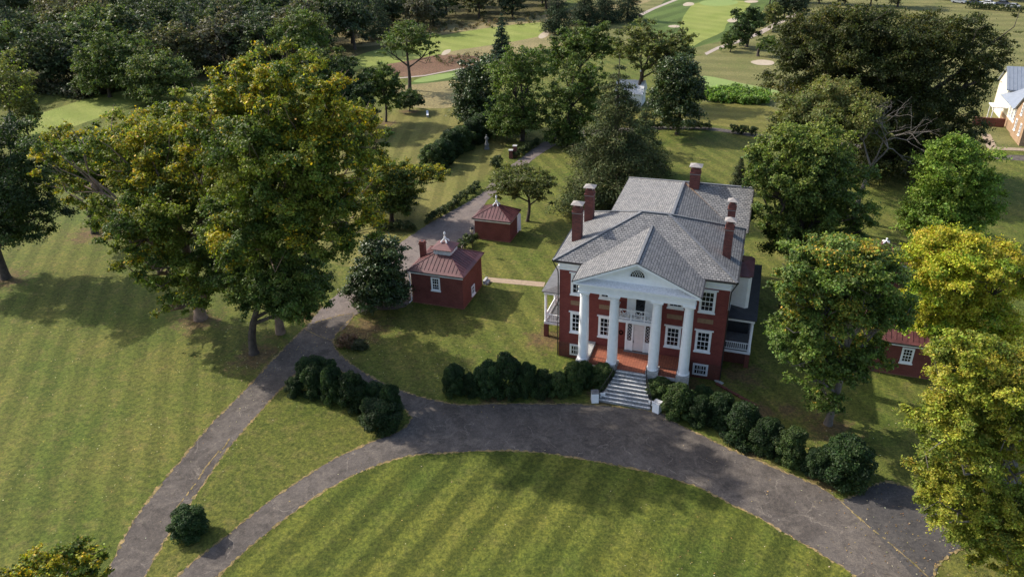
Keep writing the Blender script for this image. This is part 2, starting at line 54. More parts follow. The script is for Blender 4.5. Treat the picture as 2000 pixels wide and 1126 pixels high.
class MB:
    def __init__(s): s.v = []; s.f = []
    def add(s, vs, fs):
        b = len(s.v); s.v += [tuple(p) for p in vs]; s.f += [tuple(b+i for i in f) for f in fs]; return s
    def box(s, x0, x1, y0, y1, z0, z1):
        if x0 > x1: x0, x1 = x1, x0
        if y0 > y1: y0, y1 = y1, y0
        if z0 > z1: z0, z1 = z1, z0
        return s.add([(x0,y0,z0),(x1,y0,z0),(x1,y1,z0),(x0,y1,z0),(x0,y0,z1),(x1,y0,z1),(x1,y1,z1),(x0,y1,z1)],
                     [(0,3,2,1),(4,5,6,7),(0,1,5,4),(1,2,6,5),(2,3,7,6),(3,0,4,7)])
    def face(s, *p): return s.add(p, [tuple(range(len(p)))])
    def beam(s, a, b, w, h, upv=(0,0,1)):
        a, b = Vector(a), Vector(b); d = (b-a).normalized(); u = Vector(upv)
        if abs(d.dot(u)) > .98: u = Vector((0,1,0))
        r = d.cross(u).normalized()*w/2; q = r.cross(d).normalized()*h/2
        vs = [a-r-q, a+r-q, a+r+q, a-r+q, b-r-q, b+r-q, b+r+q, b-r+q]
        return s.add(vs, [(0,1,2,3),(7,6,5,4),(0,4,5,1),(1,5,6,2),(2,6,7,3),(3,7,4,0)])
    def tube(s, pts, rad, n=8, cap=True):
        pts = [Vector(p) for p in pts]; ring = []; b = len(s.v); ref = None
        for i, p in enumerate(pts):
            d = (pts[min(i+1, len(pts)-1)]-pts[max(i-1, 0)]).normalized()
            if ref is None: ref = Vector((1,0,0)) if abs(d.x) < .9 else Vector((0,1,0))
            r = (ref-d*ref.dot(d)).normalized(); ref = r; q = d.cross(r)
            rr = rad[i] if hasattr(rad, '__len__') else rad
            for k in range(n):
                a = 2*math.pi*k/n; s.v.append(tuple(p+r*math.cos(a)*rr+q*math.sin(a)*rr))
        for i in range(len(pts)-1):
            for k in range(n):
                k2 = (k+1) % n; s.f.append((b+i*n+k, b+i*n+k2, b+(i+1)*n+k2, b+(i+1)*n+k))
        if cap:
            s.f.append(tuple(b+k for k in range(n))[::-1]); s.f.append(tuple(b+(len(pts)-1)*n+k for k in range(n)))
        return s
    def lathe(s, prof, cx=0, cy=0, n=24):
        b = len(s.v)
        for r, z in prof:
            for k in range(n):
                a = 2*math.pi*k/n; s.v.append((cx+r*math.cos(a), cy+r*math.sin(a), z))
        for i in range(len(prof)-1):
            for k in range(n):
                k2 = (k+1) % n; s.f.append((b+i*n+k, b+i*n+k2, b+(i+1)*n+k2, b+(i+1)*n+k))
        s.f.append(tuple(b+k for k in range(n))[::-1]); s.f.append(tuple(b+(len(prof)-1)*n+k for k in range(n)))
        return s
    def build(s, name, mat, parent=None, smooth=False, loc=None, rz=0, data_only=False):
        me = bpy.data.meshes.new(name); me.from_pydata(s.v, [], s.f); me.update()
        uv = me.uv_layers.new(name='UVMap'); n = len(me.loops)
        arr = np.empty((n, 2), np.float32); V = np.array(s.v)
        for p in me.polygons:
            nx, ny, nz = p.normal
            if abs(nz) > .999: t = (1,0,0); b = (0,1,0)
            else:
                l = math.hypot(nx, ny); t = (-ny/l, nx/l, 0); b = (-nz*nx/l, -nz*ny/l, l)
            for li in p.loop_indices:
                c = V[me.loops[li].vertex_index]
                arr[li] = (c[0]*t[0]+c[1]*t[1]+c[2]*t[2], c[0]*b[0]+c[1]*b[1]+c[2]*b[2])
        uv.data.foreach_set('uv', arr.ravel())
        if smooth:
            me.polygons.foreach_set('use_smooth', [True]*len(me.polygons))
            me.set_sharp_from_angle(angle=R(40))
        if mat: me.materials.append(mat)
        if data_only: return me
        return link(name, me, parent, loc, rz)

# ---------------------------------------------------------------- materials
def newmat(name):
    m = bpy.data.materials.new(name); m.use_nodes = True; t = m.node_tree
    return m, t, t.nodes['Principled BSDF']
def N(t, typ, **kw):
    n = t.nodes.new(typ)
    for k, v in kw.items():
        if k.startswith('i_'):
            n.inputs[k[2:].replace('_', ' ')].default_value = v
        else: setattr(n, k, v)
    return n
def noise(t, scale, detail=4, rough=.6, co=None, dist=0):
    n = N(t, 'ShaderNodeTexNoise'); n.inputs['Scale'].default_value = scale; n.inputs['Detail'].default_value = detail
    n.inputs['Roughness'].default_value = rough; n.inputs['Distortion'].default_value = dist
    if co is not None: t.links.new(co, n.inputs['Vector'])
    return n.outputs['Fac']
def ramp(t, fac, stops):
    r = N(t, 'ShaderNodeValToRGB'); el = r.color_ramp.elements
    el[0].position, el[1].position = stops[0][0], stops[-1][0]
    el[0].color = (*stops[0][1], 1) if len(stops[0][1]) == 3 else stops[0][1]
    el[1].color = (*stops[-1][1], 1)
    for p, c in stops[1:-1]:
        e = el.new(p); e.color = (*c, 1)
    t.links.new(fac, r.inputs[0]); return r.outputs[0]
def mix(t, a, b, fac, mode='MIX'):
    m = N(t, 'ShaderNodeMix', data_type='RGBA', blend_type=mode)
    for s, v in ((6, a), (7, b)):
        if isinstance(v, tuple): m.inputs[s].default_value = (*v, 1)
        else: t.links.new(v, m.inputs[s])
    if isinstance(fac, (int, float)): m.inputs[0].default_value = fac
    else: t.links.new(fac, m.inputs[0])
    return m.outputs[2]
def math_(t, op, a, b=None):
    m = N(t, 'ShaderNodeMath', operation=op)
    for i, v in enumerate((a, b)):
        if v is None: continue
        if isinstance(v, (int, float)): m.inputs[i].default_value = v
        else: t.links.new(v, m.inputs[i])
    return m.outputs[0]
def bump(t, bs, h, strength=.5, dist=.05):
    b = N(t, 'ShaderNodeBump'); b.inputs['Strength'].default_value = strength; b.inputs['Distance'].default_value = dist
    t.links.new(h, b.inputs['Height']); t.links.new(b.outputs[0], bs.inputs['Normal'])
def geo(t): return N(t, 'ShaderNodeNewGeometry').outputs['Position']
def uvc(t): return N(t, 'ShaderNodeTexCoord').outputs['UV']
def objc(t): return N(t, 'ShaderNodeTexCoord').outputs['Object']

def plain(name, c, rough=.7, var=.12, scale=3, metal=0, bumps=0):
    m, t, b = newmat(name); co = geo(t)
    n = noise(t, scale, 6, .65, co)
    c2 = tuple(max(0, x*(1-var*2)) for x in c); c3 = tuple(min(1, x*(1+var)) for x in c)
    t.links.new(ramp(t, n, [(.3, c2), (.7, c3)]), b.inputs['Base Color'])
    b.inputs['Roughness'].default_value = rough; b.inputs['Metallic'].default_value = metal
    if bumps: bump(t, b, noise(t, scale*8, 4, .6, co), .4, bumps)
    return m
def brickmat(name, c1, c2, mortar, bw=.26, bh=.10, ms=.012, stain=(.1,.05,.04), bmp=.01, off=.5, rough=.85, stain_amt=.5):
    m, t, b = newmat(name); uv = uvc(t); g = geo(t)
    br = N(t, 'ShaderNodeTexBrick'); t.links.new(uv, br.inputs['Vector'])
    br.offset = off
    br.inputs['Color1'].default_value = (*c1, 1); br.inputs['Color2'].default_value = (*c2, 1); br.inputs['Mortar'].default_value = (*mortar, 1)
    br.inputs['Scale'].default_value = 1; br.inputs['Mortar Size'].default_value = ms; br.inputs['Mortar Smooth'].default_value = .2
    br.inputs['Brick Width'].default_value = bw; br.inputs['Row Height'].default_value = bh; br.inputs['Bias'].default_value = 0
    n = noise(t, .7, 6, .7, g); st = ramp(t, n, [(.42, (0,0,0)), (.75, (1,1,1))])
    f = math_(t, 'MULTIPLY', st, stain_amt)
    c = mix(t, br.outputs['Color'], stain, f)
    n2 = noise(t, 9, 4, .6, g); c = mix(t, c, ramp(t, n2, [(.2, (.72,.72,.72)), (.8, (1.2,1.2,1.2))]), .8, 'MULTIPLY')
    t.links.new(c, b.inputs['Base Color']); b.inputs['Roughness'].default_value = rough; b.inputs['Specular IOR Level'].default_value = .2
    bump(t, b, math_(t, 'MULTIPLY', br.outputs['Fac'], -1), .6, bmp)
    return m
M = {}
M['brick'] = brickmat('painted_red_brick', (.245,.064,.053), (.20,.053,.045), (.16,.06,.052), stain=(.09,.02,.018), ms=.006)
M['brick_base'] = brickmat('weathered_brick', (.19,.045,.032), (.13,.035,.03), (.20,.12,.09), stain=(.09,.05,.04))
M['brick_old'] = brickmat('outbuilding_brick', (.225,.064,.053), (.18,.054,.046), (.17,.08,.065), stain=(.11,.035,.026), stain_amt=.8)
M['brick_chim'] = brickmat('chimney_brick', (.24,.075,.055), (.14,.045,.038), (.16,.09,.08), stain=(.05,.03,.03))
M['brick_tan'] = brickmat('tan_brick', (.36,.24,.145), (.28,.18,.11), (.38,.31,.23), bw=.5, bh=.18, stain=(.3,.17,.09))
M['floor_brick'] = brickmat('terracotta_paver', (.36,.13,.075), (.30,.10,.06), (.16,.055,.035), bw=.23, bh=.23, ms=.014, off=.0, stain=(.22,.09,.06), stain_amt=.5)
M['slate'] = brickmat('grey_slate', (.26,.255,.25), (.155,.155,.158), (.018,.018,.02), bw=.33, bh=.23, ms=.02, stain=(.16,.165,.18), bmp=.03, rough=.8, stain_amt=.35)
M['slate_dark'] = plain('slate_ridge', (.15,.155,.165), .6, .2, 4)
M['white'] = plain('white_paint', (.86,.865,.875), .5, .04, 2.2)
M['white_worn'] = plain('worn_white_paint', (.74,.745,.76), .6, .12, 7)
M['door'] = plain('door_paint', (.72,.66,.65), .45, .05, 2)
M['stone'] = plain('limestone', (.42,.42,.41), .8, .22, 5, bumps=.01)
M['step'] = plain('step_stone', (.68,.68,.68), .75, .3, 4, bumps=.01)
M['tread'] = plain('tread_stone', (.27,.27,.275), .8, .35, 6, bumps=.01)
M['tanstone'] = plain('tan_stone', (.27,.17,.10), .85, .15, 5)
M['gutter'] = plain('dark_gutter', (.022,.02,.02), .45, .2, 3)
M['iron'] = plain('black_iron', (.012,.012,.013), .45, .1, 3)
M['glass'], t_, b_ = newmat('window_glass')
b_.inputs['Base Color'].default_value = (.012,.014,.018,1); b_.inputs['Roughness'].default_value = .08; b_.inputs['Specular IOR Level'].default_value = .6
M['porch_roof'] = plain('grey_membrane_roof', (.10,.10,.105), .6, .2, 2)
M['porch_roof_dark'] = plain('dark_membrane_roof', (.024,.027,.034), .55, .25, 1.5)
M['redroof'] = plain('red_seam_metal', (.125,.044,.044), .5, .24, 1.4)
M['chimcap'] = plain('cap_metal', (.27,.245,.23), .6, .12, 4)
M['greymetal'] = plain('grey_seam_metal', (.27,.30,.35), .45, .08, 1.5)
M['cream'] = plain('cream_siding', (.74,.66,.52), .6, .06, 2)
M['marble'] = plain('weathered_marble', (.20,.20,.195), .7, .2, 6)
M['globe'] = plain('lamp_globe', (.6,.55,.42), .3, .1, 6)
M['carpaint_w'] = plain('car_white', (.7,.7,.72), .25, .03, 1)
M['carpaint_d'] = plain('car_dark', (.05,.06,.09), .25, .03, 1)
M['carpaint_s'] = plain('car_silver', (.35,.37,.4), .25, .03, 1)
M['rubber'] = plain('tyre', (.02,.02,.02), .8, .1, 3)

def lawn(name, ca, cb, tan, rot=0, width=1.6, strength=.35, patch=.5, fine=1.0, tan_amt=.5, seed=0, spots=()):
    m, t, b = newmat(name); g = geo(t)
    off = N(t, 'ShaderNodeVectorMath', operation='ADD'); t.links.new(g, off.inputs[0]); off.inputs[1].default_value = (seed*17.3, seed*9.1, 0)
    g2 = off.outputs[0]
    n1 = noise(t, .11, 6, .62, g2); n2 = noise(t, .75, 5, .65, g2); n3 = noise(t, 5.5, 4, .7, g2); n4 = noise(t, 1.9, 4, .7, g2)
    base = mix(t, ca, cb, ramp(t, n1, [(.38, (0,0,0)), (.64, (1,1,1))]))
    base = mix(t, base, tan, math_(t, 'MULTIPLY', ramp(t, n2, [(.5, (0,0,0)), (.72, (1,1,1))]), tan_amt))
    base = mix(t, base, tuple(c*.62 for c in ca), math_(t, 'MULTIPLY', ramp(t, n4, [(.46, (0,0,0)), (.70, (1,1,1))]), patch))
    if strength > 0:
        mp = N(t, 'ShaderNodeVectorRotate', rotation_type='Z_AXIS'); t.links.new(g, mp.inputs['Vector']); mp.inputs['Angle'].default_value = rot
        sx = N(t, 'ShaderNodeSeparateXYZ'); t.links.new(mp.outputs[0], sx.inputs[0])
        wob = math_(t, 'MULTIPLY', noise(t, .35, 3, .6, g2), 1.6)
        a = math_(t, 'ADD', math_(t, 'MULTIPLY', sx.outputs[0], 2*math.pi/(2*width)), wob)
        s = math_(t, 'SINE', a)
        s = math_(t, 'ADD', math_(t, 'MULTIPLY', s, 1.4), .5)
        cl = N(t, 'ShaderNodeClamp'); t.links.new(s, cl.inputs[0])
        vis = ramp(t, noise(t, .06, 3, .6, g2), [(.3, (.4,.4,.4)), (.6, (1,1,1))])
        f = math_(t, 'MULTIPLY', math_(t, 'MULTIPLY', cl.outputs[0], strength), vis)
        base = mix(t, base, tuple(c*.45 for c in ca), f)
    if spots:
        w_ = math_(t, 'MULTIPLY', math_(t, 'SUBTRACT', noise(t, .9, 4, .7, g), .5), 4.0); acc = None
        for (sx_, sy_, r_) in spots:
            dn = N(t, 'ShaderNodeVectorMath', operation='DISTANCE'); t.links.new(g, dn.inputs[0]); dn.inputs[1].default_value = (sx_, sy_, 0)
            v = math_(t, 'SUBTRACT', 1.25, math_(t, 'ADD', math_(t, 'DIVIDE', dn.outputs['Value'], r_), w_)); v = math_(t, 'MULTIPLY', v, 1.2)
            acc = v if acc is None else math_(t, 'MAXIMUM', acc, v)
        cl2 = N(t, 'ShaderNodeClamp'); t.links.new(acc, cl2.inputs[0])
        base = mix(t, base, mix(t, (.10,.062,.035), (.17,.11,.065), noise(t, 3, 4, .7, g)), math_(t, 'MULTIPLY', cl2.outputs[0], .8))
    n6 = noise(t, 2.4, 5, .75, g2)
    base = mix(t, base, ramp(t, n6, [(.36, (.52,.58,.5)), (.5, (1,1,1)), (.65, (1.55,1.42,1.12))]), .85*fine, 'MULTIPLY')
    f3 = ramp(t, n3, [(.28, (.42,.44,.42)), (.5, (1,1,1)), (.74, (1.7,1.6,1.45))])
    base = mix(t, base, f3, .75*fine, 'MULTIPLY')
    t.links.new(base, b.inputs['Base Color']); b.inputs['Roughness'].default_value = .9; b.inputs['Specular IOR Level'].default_value = .15
    bump(t, b, math_(t, 'ADD', n3, math_(t, 'MULTIPLY', noise(t, 14, 3, .7, g2), .7)), .9, .11)
    return m
SP = [(-28,-1.2,2.6),(-35.5,-8.5,2.6),(-45.7,-4.5,2.2),(-9.4,2.4,2.0),(-74.4,-3,2.6),(-74.2,10.5,2.6),(16.8,-4.3,2.0),(5.6,-2.2,1.8),(-11,-8.4,1.3),(-6.5,-7.4,1.3),(-1.8,-5.6,1.6),(11,-9.0,1.4),(16,-11.0,1.4),(9.5,1.5,1.8),(-22,-14.3,1.4),(20.5,-15.5,2.6),(-33,0,2.4),(11.5,-3.4,1.2),(13.5,-2.8,1.2)]
SP2 = [(-5.9,73,3.4),(-19.9,30,1.5),(-59,67.5,1.6),(-58.5,76,1.8)]
G1, G2, TAN = (.092,.124,.023), (.155,.155,.038), (.21,.16,.068)
M['lawn'] = lawn('lawn_grass', G1, G2, TAN, rot=R(-36.4), width=1.25, strength=.42, patch=.4, tan_amt=.55, spots=SP)
M['lawn_oval'] = lawn('oval_grass', (.080,.110,.019), (.155,.16,.03), (.16,.135,.05), rot=R(11), width=1.35, strength=.62, patch=.5, seed=2, tan_amt=.35)
M['lawn_wedge'] = lawn('wedge_grass', (.080,.104,.019), (.125,.13,.03), TAN, strength=0, seed=3, patch=.5)
M['lawn_back'] = lawn('back_lawn_grass', (.15,.155,.040), (.205,.185,.058), (.25,.19,.085), rot=R(-16.5), width=1.5, strength=.5, seed=4, fine=.6, spots=SP2)
M['lawn_hill'] = lawn('far_lawn_grass', (.15,.15,.036), (.20,.18,.045), (.23,.18,.08), rot=R(92), width=2.0, strength=.45, seed=5, fine=.6)
M['meadow'] = lawn('meadow_grass', (.14,.15,.05), (.20,.185,.075), (.23,.185,.095), rot=R(88), width=4, strength=.35, seed=6, fine=.6)
M['rough'] = lawn('rough_grass', (.08,.08,.03), (.12,.105,.045), (.14,.10,.05), strength=0, seed=7, fine=.9)
M['straw'] = lawn('straw_field', (.215,.19,.09), (.29,.235,.12), (.14,.095,.055), strength=0, seed=8, fine=.8)
M['redstraw'] = lawn('rust_field', (.15,.085,.058), (.19,.115,.075), (.12,.10,.045), strength=0, seed=9, fine=.9)
M['fairway'] = lawn('fairway_grass', (.19,.235,.05), (.25,.275,.075), (.27,.27,.10), rot=R(-60), width=3.2, strength=.2, seed=10, patch=.15, fine=.35, tan_amt=.3)
M['fairdark'] = lawn('fairway_rough', (.085,.13,.032), (.11,.16,.04), (.12,.15,.045), rot=R(20), width=3.6, strength=.55, seed=11, patch=.2, fine=.4)
M['green'] = lawn('putting_green', (.20,.27,.085), (.22,.29,.09), (.22,.27,.1), strength=0, seed=12, patch=.1, fine=.2)
M['verge'] = lawn('dry_verge', (.23,.17,.08), (.30,.23,.12), (.14,.14,.04), strength=0, seed=13, tan_amt=.9)
M['sand'] = plain('bunker_sand', (.40,.33,.24), .9, .1, 1)
M['cartpath'] = plain('concrete_path', (.36,.30,.25), .85, .12, 1)
M['tanpath'] = plain('gravel_walk', (.33,.25,.17), .9, .15, 3, bumps=.01)
M['soil'] = lawn('leaf_litter', (.13,.085,.04), (.17,.10,.05), (.22,.14,.06), strength=0, seed=14)
def road(name, c1, c2, c3, spk, crack=.38):
    m, t, b = newmat(name); g = geo(t)
    n1 = noise(t, .14, 6, .7, g, .6); n2 = noise(t, .9, 6, .75, g); n3 = noise(t, 13, 3, .75, g); n5 = noise(t, .42, 5, .75, g, 1.5); n6 = noise(t, 3.5, 5, .75, g)
    c = mix(t, c1, c2, ramp(t, n1, [(.40, (0,0,0)), (.60, (1,1,1))]))
    c = mix(t, c, c3, math_(t, 'MULTIPLY', ramp(t, n5, [(.48, (0,0,0)), (.68, (1,1,1))]), .75))
    c = mix(t, c, tuple(x*.52 for x in c1), math_(t, 'MULTIPLY', ramp(t, n2, [(.50, (0,0,0)), (.68, (1,1,1))]), .6))
    c = mix(t, c, ramp(t, n6, [(.3, (.72,.72,.74)), (.5, (1,1,1)), (.7, (1.35,1.3,1.22))]), .8, 'MULTIPLY')
    c = mix(t, c, ramp(t, n3, [(.3, (.62,.62,.64)), (.55, (1,1,1)), (.74, spk)]), .8, 'MULTIPLY')
    wv = N(t, 'ShaderNodeVectorMath', operation='ADD'); nn = N(t, 'ShaderNodeTexNoise'); nn.inputs['Scale'].default_value = .8; nn.inputs['Detail'].default_value = 5; t.links.new(g, nn.inputs['Vector'])
    sc2 = N(t, 'ShaderNodeVectorMath', operation='SCALE'); t.links.new(nn.outputs['Color'], sc2.inputs[0]); sc2.inputs['Scale'].default_value = 1.6
    t.links.new(g, wv.inputs[0]); t.links.new(sc2.outputs[0], wv.inputs[1])
    vo = N(t, 'ShaderNodeTexVoronoi', feature='DISTANCE_TO_EDGE'); vo.inputs['Scale'].default_value = .22; t.links.new(wv.outputs[0], vo.inputs['Vector'])
    ln = ramp(t, vo.outputs['Distance'], [(.002, (1,1,1)), (.007, (0,0,0))]); msk = ramp(t, noise(t, .5, 4, .7, g), [(.46, (0,0,0)), (.56, (1,1,1))])
    c = mix(t, c, tuple(min(1, x*2.1) for x in c3), math_(t, 'MULTIPLY', math_(t, 'MULTIPLY', ln, msk), crack))
    t.links.new(c, b.inputs['Base Color']); b.inputs['Roughness'].default_value = .92; b.inputs['Specular IOR Level'].default_value = .2
    bump(t, b, n3, .5, .03); return m
M['asphalt'] = road('old_asphalt', (.074,.064,.057), (.122,.106,.094), (.17,.146,.122), (1.6,1.5,1.4))
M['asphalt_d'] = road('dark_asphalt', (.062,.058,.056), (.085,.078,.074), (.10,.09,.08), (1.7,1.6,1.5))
M['gravel'] = road('gravel_drive', (.15,.125,.115), (.19,.16,.145), (.23,.185,.155), (1.4,1.35,1.3), 0)
M['bark'] = plain('bark', (.075,.058,.045), .9, .35, 2.5, bumps=.05)
M['bark_pale'] = plain('pale_bark', (.25,.225,.195), .8, .3, .9, bumps=.03)
M['bark_tan'] = plain('tan_bark', (.25,.17,.125), .85, .3, 1.2, bumps=.03)
M['bark_grey'] = plain('grey_bark', (.19,.165,.145), .85, .3, 1.5, bumps=.03)
def leafmat(name, trans=.32, rough=.55, spec=.22):
    m, t, b = newmat(name)
    a = N(t, 'ShaderNodeAttribute'); a.attribute_name = 'Col'
    t.links.new(a.outputs['Color'], b.inputs['Base Color']); b.inputs['Roughness'].default_value = rough; b.inputs['Specular IOR Level'].default_value = spec
    tr = N(t, 'ShaderNodeBsdfTranslucent'); mx = N(t, 'ShaderNodeMixShader'); mx.inputs[0].default_value = trans
    t.links.new(mix(t, a.outputs['Color'], (1.25,1.35,.7), 1.0, 'MULTIPLY'), tr.inputs['Color'])
    t.links.new(b.outputs[0], mx.inputs[1]); t.links.new(tr.outputs[0], mx.inputs[2])
    t.links.new(mx.outputs[0], t.nodes['Material Output'].inputs['Surface']); return m
M['leaf'] = leafmat('leaf'); M['needle'] = leafmat('needle', .12, .7, .15); M['glossleaf'] = leafmat('glossy_leaf', .12, .42, .32)

# ---------------------------------------------------------------- foliage
def leaf_data(name, C, Rr, cnt, size, cols, rng, mat, upb=.45, jit=.25, flat=.62, shell=.4, twigs=0, mixc=None):
    C = np.asarray(C, float); Rr = np.asarray(Rr, float); cols = np.asarray(cols, float)
    idx = np.repeat(np.arange(len(C)), cnt); n = len(idx)
    if twigs:
        K = twigs; td = rng.normal(size=(len(C), K, 3)); td[:, :, 2] = td[:, :, 2]*.8+.25; td /= np.linalg.norm(td, axis=2)[:, :, None]
        tl = rng.uniform(.55, 1.3, size=(len(C), K)); j = rng.integers(0, K, n); u = rng.random(n)**.65
        tw = td[idx, j]; d = tw+rng.normal(size=(n, 3))*.35; d /= np.linalg.norm(d, axis=1)[:, None]
        p = C[idx]+Rr[idx]*(tw*(tl[idx, j]*u)[:, None]+rng.normal(size=(n, 3))*(.10+.10*u)[:, None]); p[:, 2] -= (Rr[idx, 0]*.12*u*u)
    else:
        d = rng.normal(size=(n, 3)); d /= np.linalg.norm(d, axis=1)[:, None]
        lo = d[:, 2] < -.25; fl = lo & (rng.random(n) < .6); d[fl, 2] *= -1
        p = C[idx]+d*Rr[idx]*(rng.random(n)**shell)[:, None]
    nr = d*.7+rng.normal(size=(n, 3))*.55; nr[:, 2] += upb; nr /= np.linalg.norm(nr, axis=1)[:, None]
    t = np.cross(nr, rng.normal(size=(n, 3))); t /= np.linalg.norm(t, axis=1)[:, None]; b = np.cross(nr, t)
    s = size*(.65+.7*rng.random(n))[:, None]
    V = np.stack([p-t*s*.5, p+b*s*flat*.5, p+t*s*.5+nr*s*.08, p-b*s*flat*.5], 1).reshape(-1, 3)
    me = bpy.data.meshes.new(name); me.vertices.add(n*4); me.vertices.foreach_set('co', V.astype(np.float32).ravel())
    me.loops.add(n*4); me.loops.foreach_set('vertex_index', np.arange(n*4, dtype=np.int32))
    me.polygons.add(n); me.polygons.foreach_set('loop_start', np.arange(0, n*4, 4, dtype=np.int32))
    me.update(calc_edges=True)
    cc_ = cols[idx]
    if mixc is not None:
        mk = rng.random(n) < mixc[1][idx]; cc_ = cc_.copy(); cc_[mk] = np.asarray(mixc[0])[rng.integers(0, len(mixc[0]), mk.sum())]
    c = cc_*(1+jit*rng.normal(size=(n, 1)))*(1+.08*rng.normal(size=(n, 3))); c = np.clip(c*1.18, .004, .8)
    c4 = np.ones((n, 4, 4), np.float32); c4[:, :, :3] = c[:, None, :]
    at = me.color_attributes.new('Col', 'FLOAT_COLOR', 'POINT'); at.data.foreach_set('color', c4.ravel())
    me.materials.append(mat); return me

def vn(p, seed, f):     # cheap smooth value field in [-1,1]
    return (math.sin(p[0]*f*1.3+seed)+math.sin(p[1]*f*1.7+seed*2.1+p[2]*f*.6)+math.sin(p[2]*f*1.9+seed*3.7+p[0]*f*.5))/3

def make_tree(key, lobes, greens, autumn, a_amt, leaves, size, rng, bark='bark', nclump=26, trunk_r=.4, cf=(.24,.40), mat='leaf',
              flatc=.72, limbs=10, twigs=13):
    """returns (trunk mesh, crown mesh) in coordinates local to the foot of the trunk"""
    CC, RR, CO, W, AA = [], [], [], [], []
    big = max(l[3] for l in lobes); ztop = max(l[2]+l[4] for l in lobes); zlo = min(l[2]-l[4] for l in lobes)
    limb_targets = []
    for li, (lx, ly, lz, lr, lzr) in enumerate(lobes):
        k = max(8, int(nclump*2.4*(lr/big)**1.6)); mine = []
        for i in range(k*6):
            if len(mine) >= k: break
            d = rng.normal(size=3); d /= np.linalg.norm(d)
            if d[2] < -.55 and rng.random() < .7: continue
            q = rng.uniform(.5, .98)*(1+.16*vn(d*4, li*3.1+len(key), 1.3))
            if rng.random() < .14: q *= .5
            c = np.array([lx, ly, lz])+d*np.array([lr, lr, lzr])*q
            cr = lr*rng.uniform(*cf)*.74
            if c[2]-cr*flatc < .4: c[2] = .4+cr*flatc
            if any(np.linalg.norm(c-m) < cr*.75 for m in mine): continue
            mine.append(c)
            CC.append(c); RR.append([cr*rng.uniform(.85,1.25), cr*rng.uniform(.85,1.25), cr*flatc*rng.uniform(.8,1.2)])
            g = greens[rng.integers(len(greens))]; g = np.array(g)*rng.uniform(.8, 1.2)
            hz = (c[2]-zlo)/(ztop-zlo+.01)
            a = a_amt*(.1+1.3*hz*hz)+.30*vn(c, 2.2, .35)*(a_amt > 0)+rng.normal()*.20*(a_amt > 0)
            a = min(1, max(0, a)) if a_amt > 0 else 0
            A = np.array(autumn[rng.integers(len(autumn))]) if autumn else g
            a = a*a*(3-2*a)*.8; AA.append(a); CO.append(g*(1-.35*a)+A*.35*a); W.append(cr**2)
        mine.sort(key=lambda c: -np.linalg.norm(c-np.array([lx, ly, lz])))
        limb_targets.append((np.array([lx, ly, lz]), mine[:max(3, int(limbs*lr/big))], lr))
    W = np.array(W); cnt = np.maximum(8, (leaves*W/W.sum())).astype(int)
    crown = leaf_data(key+'_crown', CC, RR, cnt, size, CO, rng, M[mat], twigs=twigs, mixc=(autumn, np.array(AA)) if autumn else None)
    mb = MB(); mw = max(sum(l[3]**2 for l in lobes), .01)
    cx = sum(l[0]*l[3]**2 for l in lobes)/mw; cy = sum(l[1]*l[3]**2 for l in lobes)/mw
    zt = max(ztop*.82, 1)
    def tp(u):
        return Vector((cx*u**1.6+.25*math.sin(u*5+cx), cy*u**1.6+.2*math.sin(u*4+cy), zt*u))
    us = [0, .04, .12, .22, .35, .5, .65, .8, 1]
    tr = [trunk_r*k for k in (1.3, 1.04, .95, .88, .78, .6, .42, .25, .08)]
    mb.tube([tp(u)-Vector((.25*math.sin(cx), .2*math.sin(cy), 0))*(1 if u >= 0 else 0) for u in us], tr, 9)
    o0 = Vector((.25*math.sin(cx), .2*math.sin(cy), 0))
    for ctr, tg, lr in limb_targets:
        u0 = min(.72, max(.16, (ctr[2]*.55)/zt)); s = tp(u0)-o0; m = Vector(ctr)-Vector((0, 0, lr*.25)); m = s.lerp(m, .8)
        r0 = trunk_r*.5
        mid = s.lerp(m, .5)+Vector((0, 0, -.08*lr+.2))
        mb.tube([s, mid, m], [r0, r0*.75, r0*.55], 7)
        for c in tg:
            c = Vector(c); a = mid.lerp(m, rng.random()); v = c-a
            k1 = a+v*.4+Vector(rng.normal(size=3))*v.length*.09; k2 = a+v*.75+Vector(rng.normal(size=3))*v.length*.08
            mb.tube([a, k1, k2, c+v*.12], [r0*.42, r0*.3, r0*.16, .015], 5, False)
    trunk = mb.build(key+'_trunk', M[bark], data_only=True, smooth=True)
    return trunk, crown

def make_conifer(key, h, r, leaves, size, rng, col, droop=.25, z0=.8, tip=None, trunk_r=.3, wid=.5, bark='bark', dens=1, prof=.75):
    CC, RR, CO = [], [], []
    mb = MB(); mb.tube([(0,0,0), (.05,0,h*.3), (0,.05,h*.7), (0,0,h*.98)], [trunk_r*1.3, trunk_r, trunk_r*.5, .03], 8)
    z = z0
    while z < h*.97:
        f = (z-z0)/(h-z0); rr = r*(1-f)**prof*(1+.15*math.sin(z*2.3)); nb = max(3, int((8-3*f)*dens))
        for k in range(nb):
            a = rng.uniform(0, 2*math.pi); L = rr*rng.uniform(.72, 1.12)
            e = np.array([math.cos(a)*L, math.sin(a)*L, z-droop*L])
            if rng.random() < .8: mb.tube([(0,0,z), (e[0]*.6, e[1]*.6, z-droop*L*.4), tuple(e)], [.07*(1-f)+.02, .04, .01], 4, False)
            for q in (.45, .8, 1.0):
                c = np.array([e[0]*q, e[1]*q, z-droop*L*q*q]); s = (.30*L*wid/.5+.22)*(1.15-.35*q)
                CC.append(c); RR.append([s, s, s*.6]); CO.append(np.array(col[rng.integers(len(col))])*rng.uniform(.75,1.25))
        z += h*.055*rng.uniform(.8,1.2)
    W = np.array([r_[0]**2 for r_ in RR]); cnt = np.maximum(6, leaves*W/W.sum()).astype(int)
    crown = leaf_data(key+'_crown', CC, RR, cnt, size, CO, rng, M['needle'], upb=.2, flat=.35)
    return mb.build(key+'_trunk', M[bark], data_only=True, smooth=True), crown

